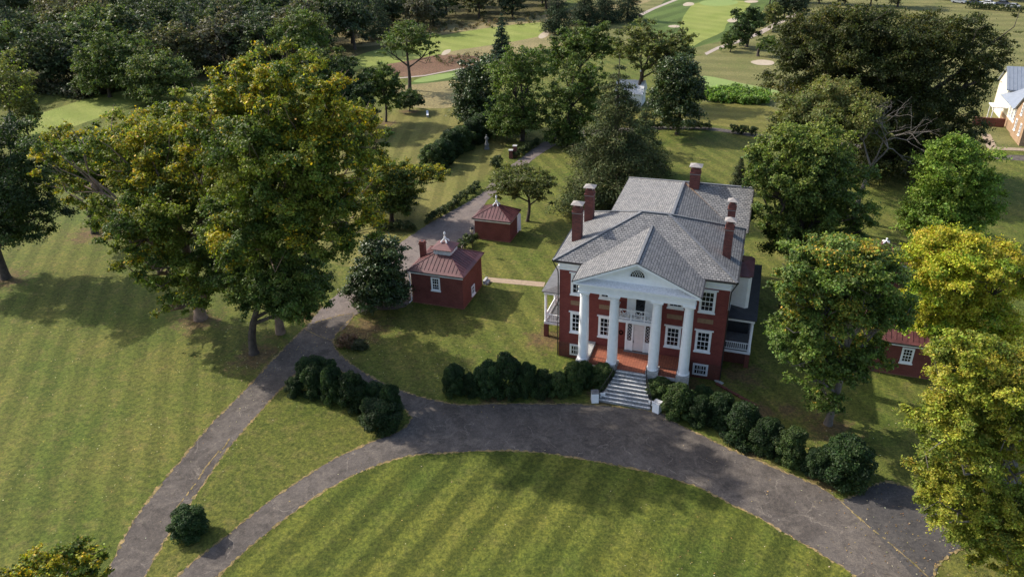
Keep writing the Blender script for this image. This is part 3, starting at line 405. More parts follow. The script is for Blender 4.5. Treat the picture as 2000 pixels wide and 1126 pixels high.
def plant(name, cat, label, xy, trunk, crown, group=None, rz=0, scale=1, lab2=None):
    o = empty(name, (xy[0], xy[1], 0), rz); o.scale = (scale,)*3 if isinstance(scale, (int, float)) else scale
    tag(o, label, cat, group)
    if trunk: link('trunk', trunk, o)
    link('crown', crown, o)
    return o
# ---------------------------------------------------------------- ground sheets
PL = DATA['POLY']
def sheet(name, pts, mat, z, label=None, jag=0, seed=1):
    rg = random.Random(seed)
    if jag:
        q = []
        for i in range(len(pts)):
            a, b = Vector((*pts[i], 0)), Vector((*pts[(i+1) % len(pts)], 0)); L = (b-a).length
            k = max(1, min(60, int(L/.45)))
            for j in range(k):
                p = a.lerp(b, j/k); q.append((p.x+rg.uniform(-jag, jag), p.y+rg.uniform(-jag, jag)))
        pts = q
    mb = MB(); mb.face(*[(x, y, z) for x, y in pts]); o = mb.build(name, M[mat])
    if o.data.polygons[0].normal.z < 0: o.data.flip_normals()
    return tag(o, kind='structure')
def smooth_closed(pts, n=4):
    out = []
    for i in range(len(pts)):
        p0, p1, p2, p3 = [np.array(pts[(i+k-1) % len(pts)]) for k in range(4)]
        for j in range(n):
            u = j/n; out.append(tuple(.5*((2*p1)+(-p0+p2)*u+(2*p0-5*p1+4*p2-p3)*u*u+(-p0+3*p1-3*p2+p3)*u**3)))
    return out
sheet('ground', [(-700,-160),(400,-160),(400,800),(-700,800)], 'lawn', 0)
def sh(name, key, mat, z, jag=0, sm=3): return sheet(name, smooth_closed(PL[key], sm) if sm > 1 else PL[key], mat, z, jag=jag)
sheet('woodland_floor', [(-600,60),(-300,60),(-130,75),(-95,110),(-75,150),(-66,178),(-60,700),(-600,700)], 'rough', .004)
sheet('meadow', [(-60,178),(-35,150),(0,140),(40,120),(300,120),(300,700),(-59,700)], 'meadow', .006)
sh('meadow', 'field_r', 'meadow', .010, sm=1)
sh('meadow', 'tan_d', 'straw', .014); sh('meadow', 'tan_c', 'straw', .018); sh('meadow', 'tan_a', 'redstraw', .022); sh('meadow', 'tan_b', 'straw', .022)
sh('lawn', 'back_lawn', 'lawn_back', .010); sh('lawn', 'hill_lawn', 'lawn_hill', .014)
for k, mt, z in (('fair_l','fairway',.018),('fair_m','fairway',.026),('fair_b','fairdark',.018),('fair_c','fairway',.022),('green_c','green',.026),
                 ('green_t','fairdark',.028),('green_t2','green',.032),('tee_r','green',.018)): sh('fairway', k, mt, z)
for i in range(1, 8): sh('sand_bunker', 'bunk%d' % i, 'sand', .036)
for k in ('cart_a','cart_b','cart_c'): sh('cart_path', k, 'cartpath', .040, sm=1)
def strip(name, pts, w, mat, z):
    mb = MB(); ribbon_pts = [Vector((*p, 0)) for p in pts]
    for i, (a, c) in enumerate(zip(ribbon_pts[:-1], ribbon_pts[1:])):
        d = (c-a).normalized(); n = Vector((-d.y, d.x, 0))*w/2; a = a-d*w*.45*(i > 0)
        mb.add([(*(a-n).xy, z+.002*i), (*(c-n).xy, z+.002*i), (*(c+n).xy, z+.002*i), (*(a+n).xy, z+.002*i)], [(0,1,2,3)])
    return tag(mb.build(name, M[mat]), kind='structure')
strip('footpath', [PL['walk_e'][0], PL['walk_e'][1], PL['walk_e'][2]], 1.5, 'tanpath', .044)
sh('back_drive', 'backdrive', 'asphalt', .020)
sh('gravel_drive', 'gravel', 'gravel', .024, jag=.12, sm=3)
sh('driveway', 'road', 'asphalt', .028, jag=.05, sm=3)
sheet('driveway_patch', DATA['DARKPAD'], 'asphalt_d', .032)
sh('wedge_lawn', 'wedge', 'lawn_wedge', .036, sm=3)
sh('oval_lawn', 'oval', 'lawn_oval', .036, sm=3)
sh('brick_walk', 'path', 'tanpath', .012, sm=1)

def ribbon(mb, pts, w0, w1, z, rg, side=0):
    for a, b in zip(pts[:-1], pts[1:]):
        a, b = Vector((*a, 0)), Vector((*b, 0)); d = b-a; L = d.length; d.normalize(); n = Vector((-d.y, d.x, 0)); k = max(1, int(L/.22))
        prev = None
        for j in range(k+1):
            p = a+d*L*j/k; u, v = rg.uniform(w0, w1), rg.uniform(w0, w1)
            cur = (p+n*u, p-n*v)
            if prev and rg.random() < .9:
                mb.add([(prev[0].x, prev[0].y, z), (prev[1].x, prev[1].y, z), (cur[1].x, cur[1].y, z), (cur[0].x, cur[0].y, z)], [(0,1,2,3)])
            prev = cur
rg = random.Random(4); mb = MB()
road = smooth_closed(PL['road'], 3)
ribbon(mb, road, -.05, .20, .0335, rg)
for k in ('wedge', 'oval'): ribbon(mb, smooth_closed(PL[k], 3), -.04, .19, .040, rg)
o = mb.build('dry_grass_edging', M['verge']); tag(o, 'thin line of dry tan grass edging the asphalt drive', 'grass', kind='stuff')
mb = MB()
for s in DATA['SEAM']: ribbon(mb, s, .01, .10, .0365, rg)
o = mb.build('seam_grass', M['verge']); tag(o, 'thin dry grass growing in the cracks of the asphalt drive', 'grass', kind='stuff')
# pavement cracks
# fallen leaves and clover scattered over the lawns and drive: nobody could count them
rng = np.random.default_rng(11)
def scatter_leaves():
    P_ = []
    for (cx, cy, sx, sy, n) in ((-40,-22,14,12,420), (-36,-6,10,7,500), (-18,-4,9,6,220), (0,-25,20,8,160), (16,-8,8,7,260), (22,-16,5,6,260), (-60,-10,14,12,260), (10,-24,10,6,160), (-24,8,6,6,240), (-27,-2,3,3,200)):
        P_.append(np.stack([rng.normal(cx, sx*.6, n), rng.normal(cy, sy*.6, n), np.full(n, .06)], 1))
    P_ = np.concatenate(P_); n = len(P_)
    cols = np.array([(.30,.25,.14), (.42,.38,.26), (.22,.13,.05), (.36,.26,.08), (.16,.09,.04)])[rng.integers(0, 5, n)]
    return leaf_data('fallen_leaves', P_, np.full((n, 3), .02), np.ones(n, int), .11, cols, rng, M['leaf'], upb=3)
o = link('fallen_leaves', scatter_leaves()); tag(o, 'pale fallen leaves scattered on the lawns and the drive', 'leaves', kind='stuff')

# ---------------------------------------------------------------- the mansion (front wall on y = 0, ground z = 0)
H = empty('mansion', (0,0,0)); tag(H, 'large red brick mansion with four white columns and a grey slate roof', 'house')
W = 7.5; DEP = 10.6; ZE = 10.37; YR = 5.4; ZR = 13.45; RX = 1.2; OV = .5
mb = MB()
mb.box(-W, W, 0, DEP, 1.62, 9.3)
mb.box(-5.3, 7.3, DEP, 23.0, 0, 9.2); mb.box(7.3, 8.0, 11.6, 22.0, 0, 9.2)
mb.build('brick_wall', M['brick'], H)
MB().box(-W-.04, W+.04, -.04, DEP, 0, 1.62).build('foundation', M['brick_base'], H)
mb = MB()   # frieze and cornice
mb.box(-W-.06, W+.06, -.06, DEP+.06, 9.3, 10.0); mb.box(-W-.14, W+.14, -.14, DEP+.14, 9.62, 9.70)
mb.box(-W-.25, W+.25, -.25, DEP+.25, 10.0, 10.19)
mb.box(-5.4, 7.4, DEP+.1, 23.1, 9.2, 9.75); mb.box(7.4, 8.05, 11.5, 22.1, 9.2, 9.75)
mb.build('cornice', M['white'], H)
# main hip roof
e = W+OV; yb = DEP+.5; yf = -OV; zb = ZE-.1
A = [(-e,yf,zb),(e,yf,zb),(e,yb,zb),(-e,yb,zb),(-e,yf,ZE),(e,yf,ZE),(e,yb,ZE),(-e,yb,ZE),(-RX,YR,ZR),(RX,YR,ZR)]
mb = MB().add(A, [(0,3,2,1),(0,1,5,4),(1,2,6,5),(2,3,7,6),(3,0,4,7),(4,5,9,8),(5,6,9),(6,7,8,9),(7,4,8)])
RF = mb.build('roof', M['slate'], H)
mb = MB()
for a, b in ((A[4],A[8]),(A[5],A[9]),(A[6],A[9]),(A[7],A[8]),(A[8],A[9])):
    a = Vector(a)+Vector((0,0,.03)); b = Vector(b)+Vector((0,0,.03)); mb.beam(a, b, .26, .07)
mb.build('ridge_cap', M['slate_dark'], RF)
for a, b in (((-e,yf-.05,ZE-.07),(-5.4,yf-.05,ZE-.07)),((5.4,yf-.05,ZE-.07),(e,yf-.05,ZE-.07)),((e+.05,yf,ZE-.07),(e+.05,yb,ZE-.07)),((-e-.05,yf,ZE-.07),(-e-.05,yb,ZE-.07))):
    MB().beam(a, b, .13, .14).build('gutter', M['gutter'], H)
# rear wing: L-shaped roof with ridge running back, cross ridge to the right
ze, zr = 9.95, 12.65; rx = 1.35; yr = 16.3
slab = [(-5.5,9.6,ze),(rx,7.0,zr),(rx,yr,zr),(-5.5,23.4,ze)]
mb = MB(); 
mb.face(*slab)                                               # left slope
mb.face((rx,7.0,zr),(7.6,9.5,ze+.15),(7.2,10.7,ze+.2),(rx,yr,zr))  # right slope down to the valley
mb.face((rx,yr,zr),(6.8,11.1,ze+.02),(8.25,11.1,ze),(8.25,yr,zr))    # front slope of the cross wing
mb.face((-5.5,23.4,ze),(rx,yr,zr),(8.25,yr,zr),(8.25,23.4,ze))        # back slope
mb.face((8.25,11.1,ze),(8.25,23.4,ze),(8.25,yr,zr))
mb.face((-5.5,23.4,ze-.12),(-5.5,23.4,ze),(8.25,23.4,ze),(8.25,23.4,ze-.12)); mb.face((-5.5,9.6,ze),(-5.5,23.4,ze),(-5.5,23.4,ze-.12),(-5.5,9.6,ze-.12))
WR = mb.build('roof', M['slate'], H)
mb = MB(); mb.beam((rx,7,zr+.03),(rx,yr,zr+.03),.24,.06); mb.beam((rx,yr,zr+.03),(-5.5,23.4,ze+.03),.24,.06); mb.beam((rx,yr,zr+.03),(8.25,yr,zr+.03),.24,.06)
mb.build('ridge_cap', M['slate_dark'], WR)
MB().beam((rx,yr-.1,zr+.02),(7.0,10.95,ze+.16),.16,.05).build('valley_flashing', M['tanstone'], WR)
MB().beam((8.3,11.1,ze-.05),(8.3,yr,zr-.05),.1,.18).build('bargeboard', M['gutter'], WR); MB().beam((8.3,23.4,ze-.05),(8.3,yr,zr-.05),.1,.18).build('bargeboard', M['gutter'], WR)

def chimney(x, y, zlo, ztop, parent, s=.42, sy=.42):
    c = MB(); c.box(x-s, x+s, y-sy, y+sy, zlo, ztop-.9); c.box(x-s-.05, x+s+.05, y-sy-.05, y+sy+.05, ztop-.9, ztop-.78)
    c.box(x-s+.02, x+s-.02, y-sy+.02, y+sy-.02, ztop-.78, ztop-.35)
    ch = c.build('chimney', M['brick_chim'], parent)
    MB().box(x-s-.03, x+s+.03, y-sy-.03, y+sy+.03, ztop-.98, ztop-.92).build('chimney_band', M['chimcap'], ch)
    c = MB()
    for dx in (-1, 1):
        for dy in (-1, 1): c.box(x+dx*s*.8-.03, x+dx*s*.8+.03, y+dy*sy*.8-.03, y+dy*sy*.8+.03, ztop-.35, ztop-.12)
    q = s+.14; c.add([(x-q,y-q,ztop-.12),(x+q,y-q,ztop-.12),(x+q,y+q,ztop-.12),(x-q,y+q,ztop-.12),(x,y,ztop+.14)], [(0,3,2,1),(0,1,4),(1,2,4),(2,3,4),(3,0,4)])
    c.build('chimney_cap', M['chimcap'], ch); return ch
chimney(-6.72, 3.25, 10.5, 14.6, RF); chimney(-6.68, 8.0, 10.5, 14.5, RF)
chimney(6.75, 3.45, 10.5, 14.45, RF, .36); chimney(6.62, 8.3, 10.5, 14.35, RF, .34)
chimney(2.45, 15.9, 11.6, 14.75, WR, .5, .4)

# portico
PX, PY, CY = 5.3, -3.78, -2.9
zp, za = 10.33, 12.72; s_ = (za-zp)/(PX+.05)
mb = MB()
for sg in (-1, 1):
    a = [(sg*(PX+.07), PY, zp-.02), (sg*(PX+.07), -.42, zp-.02), (0, 4.4, za), (0, PY, za)]
    b = [(x, y, z-.09) for x, y, z in a]
    a2 = [(sg*(PX+.07), PY, zp-.02), (sg*(PX+.07), 1.2, zp-.02), (0, 4.6, za), (0, PY, za)]; b = [(x, y, z-.09) for x, y, z in a2]
    f = [(0,1,2,3),(7,6,5,4),(0,4,5,1),(3,7,4,0),(1,5,6,2)]
    if sg < 0: f = [t[::-1] for t in f]
    mb.add(a2+b, f)
PR = mb.build('roof', M['slate'], H)
MB().beam((0,PY,za+.03),(0,4.1,za+.03),.2,.05).build('ridge_cap', M['slate_dark'], PR)
for sg in (-1, 1): MB().beam((sg*(PX+.12),PY,zp-.1),(sg*(PX+.12),-.45,zp-.1),.1,.12).build('gutter', M['gutter'], H)
mb = MB()
mb.add([(-4.95,-2.95,10.1),(4.95,-2.95,10.1),(0,-2.95,12.45),(-4.95,0,10.1),(4.95,0,10.1),(0,0,12.45)], [(0,1,2),(0,2,5,3),(1,4,5,2)])
for sg in (-1, 1):     # raking cornice
    mb.beam((sg*(PX+.02), -3.36, zp-.20), (0, -3.36, za-.20), .80, .2); mb.beam((sg*(PX-.35), -3.02, zp-.22), (0, -3.02, za-.42), .16, .22)
PE = mb.build('pediment', M['white'], H)
mb = MB(); mb.add([(-PX-.02,-3.76,10.12),(PX+.02,-3.76,10.12),(4.9,-2.95,10.33),(-4.9,-2.95,10.33)], [(0,1,2,3)])
# lead-covered ledge with little seams
for i in range(42):
    x = -4.9+i*.235; mb.beam((x, -3.74, 10.13), (x, -2.97, 10.335), .02, .02)
mb.build('ledge', M['white_worn'], PE)
# fan window
mb = MB(); cx, cz, r = 0, 11.02, .62
ring = [(cx+math.cos(a)*r, cz+math.sin(a)*r*1.0) for a in [math.pi*i/16 for i in range(17)]]
mb.add([(x, -2.965, z) for x, z in ring], [tuple(range(17))[::-1]])
fwn = mb.build('fan_window', M['glass'], PE)
mb = MB()
for i in range(16):
    a0, a1 = math.pi*i/16, math.pi*(i+1)/16
    mb.beam((math.cos(a0)*(r+.09), -2.98, cz+math.sin(a0)*(r+.09)), (math.cos(a1)*(r+.09), -2.98, cz+math.sin(a1)*(r+.09)), .06, .18, (0,1,0))
mb.beam((-r-.2,-2.99,cz-.05),(r+.2,-2.99,cz-.05),.1,.1)
for k in range(-3, 4):     # gothic interlace: arcs from both sides
    for sg in (-1, 1):
        pts = []
        for j in range(9):
            a = j/8*1.25; X = k*.2+sg*(.62-.62*math.cos(a)); Z = cz+.62*math.sin(a)
            if X*X+(Z-cz)**2 < r*r*1.02: pts.append((X, -2.985, Z))
        for p, q in zip(pts[:-1], pts[1:]): mb.beam(p, q, .02, .022, (0,1,0))
mb.build('frame', M['white'], PE)
mb = MB()   # entablature
mb.box(-4.95, 4.95, -3.38, -2.45, 9.13, 9.52); mb.box(-4.99, 4.99, -3.42, -2.42, 9.52, 9.60); mb.box(-4.95, 4.95, -3.36, -2.45, 9.60, 9.88)
mb.box(-5.08, 5.08, -3.52, -2.42, 9.88, 9.97); mb.box(-PX, PX, -3.74, -2.4, 9.97, 10.10)
for sg in (-1, 1):
    mb.box(sg*4.94, sg*4.3, -2.45, -.07, 9.135, 9.87); mb.box(sg*5.06, sg*4.5, -2.42, -.16, 9.885, 9.965); mb.box(sg*(PX-.01), sg*4.6, -2.4, -.26, 9.975, 10.095)
mb.box(-4.3, 4.3, -2.45, -.07, 9.6, 9.7)
mb.build('entablature', M['white'], H)
def column(x):
    r0, r1 = .46, .385; zb_, zt = 2.30, 8.78; prof = [(.50, 2.12), (.53, 2.15), (.54, 2.20), (.52, 2.25), (.475, 2.28), (r0, 2.33)]
    for i in range(1, 13):
        u = i/12; prof.append((r0-(r0-r1)*u**1.6, 2.33+(8.66-2.33)*u))
    prof += [(.41, 8.67), (.42, 8.71), (.385, 8.73), (.385, 8.83), (.42, 8.86), (.47, 8.92), (.49, 8.95)]
    c = MB().lathe(prof, 0, 0, 32).build('column', M['white'], H, smooth=True, loc=(x, CY, 0))
    MB().box(-.52, .52, -.52, .52, 8.95, 9.13).build('capital', M['white'], c)
    MB().box(-.55, .55, -.55, .55, 0, 2.12).build('plinth', M['stone'], c)
for x in (-4.48, -1.83, 1.83, 4.48): column(x)
# portico floor and steps
ZF = 1.85
mb = MB(); mb.box(-3.92, 3.92, -3.36, -.005, ZF-.1, ZF); fl = mb.build('portico_floor', M['floor_brick'], H)
mb = MB(); mb.box(-4.45, 4.45, -3.30, -.045, 0, ZF-.1); mb.build('portico_base', M['brick_base'], H)
for sg in (-1, 1):
    mb.box(sg*3.95, sg*4.6, -2.3, -.05, ZF-.1, ZF+.32)
mb.box(-3.9, -1.3, -3.48, -3.365, ZF-.3, ZF-.02); mb.box(1.3, 3.9, -3.48, -3.365, ZF-.3, ZF-.02)
mb.build('kerb', M['stone'], H)
st = None; ns = 9; mb = MB(); mt = MB()
for i in range(ns):
    z1 = ZF-.02-(i)*(ZF-.1)/ns; y1 = -3.37-i*.31; hw = 1.27+.085*i if i < 8 else 2.1
    hw = 1.25+.95*(i/(ns-1))**1.35
    mb.box(-hw, hw+.1, y1-.31, -3.36, 0 if i == ns-1 else z1-(ZF-.1)/ns-.1, z1-.05)
    mt.box(-hw-.03, hw+.13, y1-.35, y1-.245, z1-.05, z1+.0); 
st = mb.build('stair', M['tread'], H); mt.build('nosing', M['step'], st)
# stair handrails (iron)
for sg in (-1, 1):
    mb = MB(); pts = []
    for i in range(ns+1):
        hw = 1.25+.95*(min(i, ns-1)/(ns-1))**1.35; z = ZF-(i)*(ZF-.1)/ns; p = (sg*hw+(.1 if sg > 0 else 0), -3.45-i*.31, z); pts.append(p)
    top = [(x, y, z+.85) for x, y, z in pts]; mid = [(x, y, z+.45) for x, y, z in pts]; low = [(x, y, z+.12) for x, y, z in pts]
    mb.tube(top, .024, 6); mb.tube(low, .014, 5)
    for i in range(len(pts)):
        mb.tube([pts[i], top[i]], .018 if i % 4 else .028, 5)
    for i in range(len(pts)-1): mb.tube([low[i], top[i+1]], .009, 4, False)
    mb.tube([top[-1], (top[-1][0]+sg*.12, top[-1][1]-.1, top[-1][2]-.1)], .02, 6)
    mb.build('handrail', M['iron'], H)
for x0, x1 in ((-3.95,-2.36), (2.36,3.95)):
    mb = MB(); y = -3.28
    mb.tube([(x0,y,ZF+.78),(x1,y,ZF+.78)], .018, 6); mb.tube([(x0,y,ZF+.1),(x1,y,ZF+.1)], .014, 6)
    for i in range(14): xx = x0+(x1-x0)*i/13; mb.tube([(xx,y,ZF),(xx,y,ZF+.78)], .010, 4)
    mb.build('iron_railing', M['iron'], H)
# white piers at the foot of the steps
mb = MB(); mb.box(-.31,.31,-.31,.31,0,.98); mb.box(.3,.95,.2,.38,.2,.62)
q = empty('stair_pier', (-2.58,-6.2,0), R(20)); tag(q, 'short white pier with a dark slab top left of the front steps', 'pier'); mb.build('shaft', M['white'], q)
MB().box(-.33,.33,-.33,.33,.98,1.03).build('slab', M['slate_dark'], q)
mb = MB(); mb.box(-.31,.31,-.31,.31,0,.98); mb.box(-.95,-.3,.2,.38,.2,.62)
q = empty('stair_pier', (2.85,-6.12,0), R(-20)); tag(q, 'short white pier right of the front steps beside the clipped bushes', 'pier'); mb.build('shaft', M['white'], q)
MB().box(-.33,.33,-.33,.33,.98,1.03).build('slab', M['step'], q)

# windows: built once facing -y round their own centre, then placed
def window_mesh(w, h, rows, cols, fr=.17, lint=.14, sill=True, sash=True):
    f = MB(); y0, y1 = -.07, .03
    f.box(-w/2, -w/2+fr, y0, y1, -h/2, h/2); f.box(w/2-fr, w/2, y0, y1, -h/2, h/2); f.box(-w/2+fr, w/2-fr, y0, y1, h/2-fr, h/2)
    f.box(-w/2+fr, w/2-fr, y0, y1, -h/2, -h/2+fr*.7)
    if lint: f.box(-w/2-lint, w/2+lint, y0-.05, y1, h/2, h/2+.11)
    if sill: f.box(-w/2-.06, w/2+.06, y0-.08, y1, -h/2-.11, -h/2)
    iw, ih = w-2*fr, h-fr*1.7; cz = fr*.85*-1+fr*.7+ -0
    zc0, zc1 = -h/2+fr*.7, h/2-fr
    s = MB(); p = MB()
    p.add([(-iw/2,-.012,zc0),(iw/2,-.012,zc0),(iw/2,-.012,zc1),(-iw/2,-.012,zc1)], [(0,1,2,3)])
    for c in range(1, cols): x = -iw/2+iw*c/cols; s.box(x-.016, x+.016, -.04, -.014, zc0, zc1)
    for r_ in range(1, rows):
        z = zc0+(zc1-zc0)*r_/rows; t = .035 if (sash and r_*2 == rows) else .016
        s.box(-iw/2, iw/2, -.042, -.013, z-t, z+t)
    s.box(-iw/2, -iw/2+.05, -.045, -.012, zc0, zc1); s.box(iw/2-.05, iw/2, -.045, -.012, zc0, zc1); s.box(-iw/2+.05, iw/2-.05, -.045, -.012, zc0, zc0+.06); s.box(-iw/2+.05, iw/2-.05, -.045, -.012, zc1-.05, zc1)
    return (f.build('window', M['white'], data_only=True), s.build('muntins', M['white'], data_only=True), p.build('pane', M['glass'], data_only=True))
def put_window(wm, parent, x, y, z, rz=0):
    a = link('window', wm[0], parent, (x, y, z), rz); link('muntins', wm[1], a); link('pane', wm[2], a); return a
WM = window_mesh(1.38, 2.14, 4, 3)
WU = window_mesh(1.38, 2.14, 4, 3)
WB = window_mesh(1.36, 1.2, 2, 4, fr=.14, lint=0, sill=False)
for x in (-5.74, -3.07, 3.07, 5.74):
    put_window(WM, H, x, -.005, 3.95)
    put_window(WU, H, x, -.005, 8.0)
    MB().box(x-.68, x+.68, -.012, .05, 5.77, 6.22).build('stone_panel', M['tanstone'], H)
for x in (-5.74, 5.78):
    b = put_window(WB, H, x, -.045, .94)
    mb = MB()
    for i in range(6): mb.box(x-.5+i*.2-.018, x-.5+i*.2+.018, -.135, -.1, .42, 1.48)
    mb.build('louvre', M['white_worn'], H)
for y in (1.8, 5.4): 
    put_window(WU, H, -W-.005, y, 7.95, R(-90)); put_window(WM, H, -W-.005, y+.3, 3.95, R(-90))
put_window(WU, H, W+.005, 1.8, 7.95, R(90)); put_window(WU, H, 8.01, 14.5, 7.4, R(90))
# front door
mb = MB(); mb.box(-1.2, -1.02, -.16, .02, ZF, 4.85); mb.box(1.02, 1.2, -.16, .02, ZF, 4.85); mb.box(-1.3, 1.3, -.2, .02, 4.85, 5.1)
mb.box(-.62, -.48, -.2, .02, ZF, 4.72); mb.box(.48, .62, -.2, .02, ZF, 4.72); mb.box(-1.02, 1.02, -.14, .02, 4.72, 4.85)
for sg in (-1, 1): mb.box(sg*.62, sg*1.02, -.08, .02, ZF, 2.9)
mb.build('door_surround', M['white'], H)
mb = MB(); mb.box(-.48, .48, -.06, .02, ZF+.04, 4.72)
for x0, x1 in ((-.42,-.03), (.03,.42)):
    for z0, z1 in ((ZF+.18,2.75),(2.9,4.1),(4.22,4.62)): mb.box(x0, x1, -.085, -.06, z0, z1)
D_ = mb.build('door', M['door'], H); MB().box(-.45,-.40,-.14,-.085,2.75,3.0).build('handle', M['iron'], D_)
MB().box(-1.25,1.25,-.42,-.2,ZF,ZF+.06).build('doorstep', M['slate_dark'], H)
for sg in (-1, 1):
    g = MB(); g.box(sg*.64, sg*1.0, -.05, 0, 2.9, 4.6); g = g.build('sidelight', M['glass'], H); f = MB()
    for k in range(5):
        z = 2.95+k*.33; a, b = (sg*.66, -.06, z), (sg*.98, -.06, z+.33); f.beam(a, b, .02, .025, (0,1,0)); f.beam((b[0],-.06,a[2]), (a[0],-.06,b[2]), .02, .025, (0,1,0))
    f.build('lattice', M['white'], g)
mb = MB(); mb.lathe([(.02,-.02),(.05,0)],0,0,8)
ring = [(-1.62+.16*math.cos(a), -.06, 3.6+.2*math.sin(a)) for a in [i*math.pi/8 for i in range(17)]]
wr = MB().tube(ring, .055, 6).build('wreath', M['needle'], None); tag(wr, 'small dark wreath on the brick wall left of the front door', 'wreath')
# balcony over the door
mb = MB(); mb.box(-1.95, 1.95, -1.25, -.01, 5.42, 5.66); mb.box(-1.98, 1.98, -1.28, -.9, 5.66, 5.72); B_ = mb.build('balcony', M['white'], H)
mb = MB(); y = -1.18
xs = [-1.85, -.6, .6, 1.85]
for x in xs: mb.box(x-.055, x+.055, y-.055, y+.055, 5.72, 6.84); mb.lathe([(.05,6.84),(.08,6.9),(.05,6.98),(.01,7.0)], x, y, 8)
for z, t in ((5.88,.04),(6.72,.045)): mb.box(-1.85, 1.85, y-.04, y+.04, z-t, z+t)
for x0, x1 in zip(xs[:-1], xs[1:]):
    a, b = x0+.055, x1-.055; 
    for xx in (a+.22, b-.22): mb.box(xx-.02, xx+.02, y-.03, y+.03, 5.9, 6.7)
    mb.beam((a+.22,y,5.92),(b-.22,y,6.7),.04,.045,(0,1,0)); mb.beam((a+.22,y,6.7),(b-.22,y,5.92),.04,.045,(0,1,0))
    mb.beam((a,y,6.31),(a+.22,y,6.31),.03,.03,(0,1,0)); mb.beam((b-.22,y,6.31),(b,y,6.31),.03,.03,(0,1,0)); mb.beam((a+.22,y,6.31),(b-.22,y,6.31),.03,.03,(0,1,0))
for x in (-1.85, 1.85): mb.box(x-.04, x+.04, -1.15, 0, 5.84, 5.92); mb.box(x-.04, x+.04, -1.15, 0, 6.67, 6.76)
mb.build('balustrade', M['white'], B_)
mb = MB(); mb.box(-1.2,-1.04,-.12,.02,5.67,8.9); mb.box(1.04,1.2,-.12,.02,5.67,8.9); mb.box(-1.04,-.42,-.07,.02,5.67,8.9); mb.box(.42,1.04,-.07,.02,5.67,8.9); mb.box(-.42,.42,-.08,.02,5.67,6.9)
mb.box(-.03,.03,-.08,.02,6.9,8.9)
UD = mb.build('balcony_door', M['white'], H); MB().box(-.40,.40,-.10,-.085,5.75,8.8).build('pane', M['glass'], UD)  # pane runs low so its dark glass also stands for shadow behind the rail
# downspouts
mb = MB(); mb.tube([(-8.0,-.45,10.2),(-7.62,-.2,9.2),(-7.6,-.12,8.6),(-7.6,-.12,.1)], .05, 6); mb.build('downspout', M['gutter'], H)
mb = MB(); mb.tube([(8.0,-.45,10.2),(7.62,-.1,9.2),(7.6,-.08,8.6),(7.6,-.08,.1)], .05, 6); mb.build('downspout', M['gutter'], H)

# side porches
def side_porch(sg, x1, y0, y1, roofmat):
    p = MB(); X = lambda a: sg*a
    p.box(X(W+.02), X(x1), y0, y1, 1.42, 1.66); p.box(X(W+.02), X(x1+.02), y0-.02, y1+.02, 4.78, 5.08)
    o = p.build('side_porch', M['white'], H)
    MB().box(X(W+.02), X(x1-.05), y0+.05, y1-.05, 1.662, 1.68).build('porch_floor', M['slate_dark'], o)
    xs_ = X(x1+.18)
    q = MB(); z0, z1 = 5.08, (5.62 if sg > 0 else 5.95)
    q.add([(X(W+.03),y0-.2,z0),(xs_,y0-.2,z0),(xs_,y1+.2,z0),(X(W+.03),y1+.2,z0),(X(W+.03),y0+1.2,z1),(X(W+.03),y1-.8,z1),(X(W+.03),y0-.2,z0+.08),(xs_,y0-.2,z0+.08),(xs_,y1+.2,z0+.08),(X(W+.03),y1+.2,z0+.08)],
          [(0,1,2,3),(0,6,7,1),(1,7,8,2),(2,8,9,3),(6,4,7),(7,4,5,8),(8,5,9)])
    q.build('porch_roof', M[roofmat], o)
    cs = [y0+.12, (y0+y1)/2, y1-.12] if sg < 0 else [y0+.12, y0+3.8, y0+7.6, y1-.12]
    for i, y in enumerate(cs):
        MB().lathe([(.16,1.66),(.17,1.72),(.13,1.78),(.125,4.5),(.11,4.62),(.16,4.7),(.17,4.78)], X(x1-.16), y, 14).build('porch_column', M['white'], o, smooth=True)
        MB().box(X(x1-.42), X(x1), y-.2, y+.2, 0, 1.42).build('pier', M['brick_base'], o)
    b = MB()
    def rail(a, c):
        a, c = Vector(a), Vector(c); b.beam(a+Vector((0,0,.82)), c+Vector((0,0,.82)), .09, .07); b.beam(a+Vector((0,0,.14)), c+Vector((0,0,.14)), .07, .06); L = (c-a).length; k = int(L/.17)
        for i in range(1, k):
            m_ = a.lerp(c, i/k); b.box(m_.x-.028, m_.x+.028, m_.y-.028, m_.y+.028, m_.z+.14, m_.z+.82)
    rail((X(W+.1), y0+.12, 1.66), (X(x1-.3), y0+.12, 1.66))
    for a, c in zip(cs[:-1], cs[1:]): rail((X(x1-.16), a+.15, 1.66), (X(x1-.16), c-.15, 1.66))
    b.build('balustrade', M['white'], o)
    return o
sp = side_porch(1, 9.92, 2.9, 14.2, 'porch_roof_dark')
MB().box(7.55, 9.5, 6.2, 13.5, 0, 4.7).build('porch_dark_block', M['porch_roof_dark'], sp)  # near-black block filling the rear of the porch, in the membrane roof colour
MB().box(7.55, 9.6, 3.4, 3.5, 0, 1.40).build('lattice', M['brick_base'], sp)
sp = side_porch(-1, 9.85, 3.0, 10.2, 'porch_roof')
mb = MB(); mb.beam((-9.3,9.6,1.7),(-8.2,4.4,4.7),.25,.1); mb.beam((-9.4,9.6,2.5),(-8.3,4.4,5.2),.06,.06); mb.build('outside_stair', M['white'], sp)
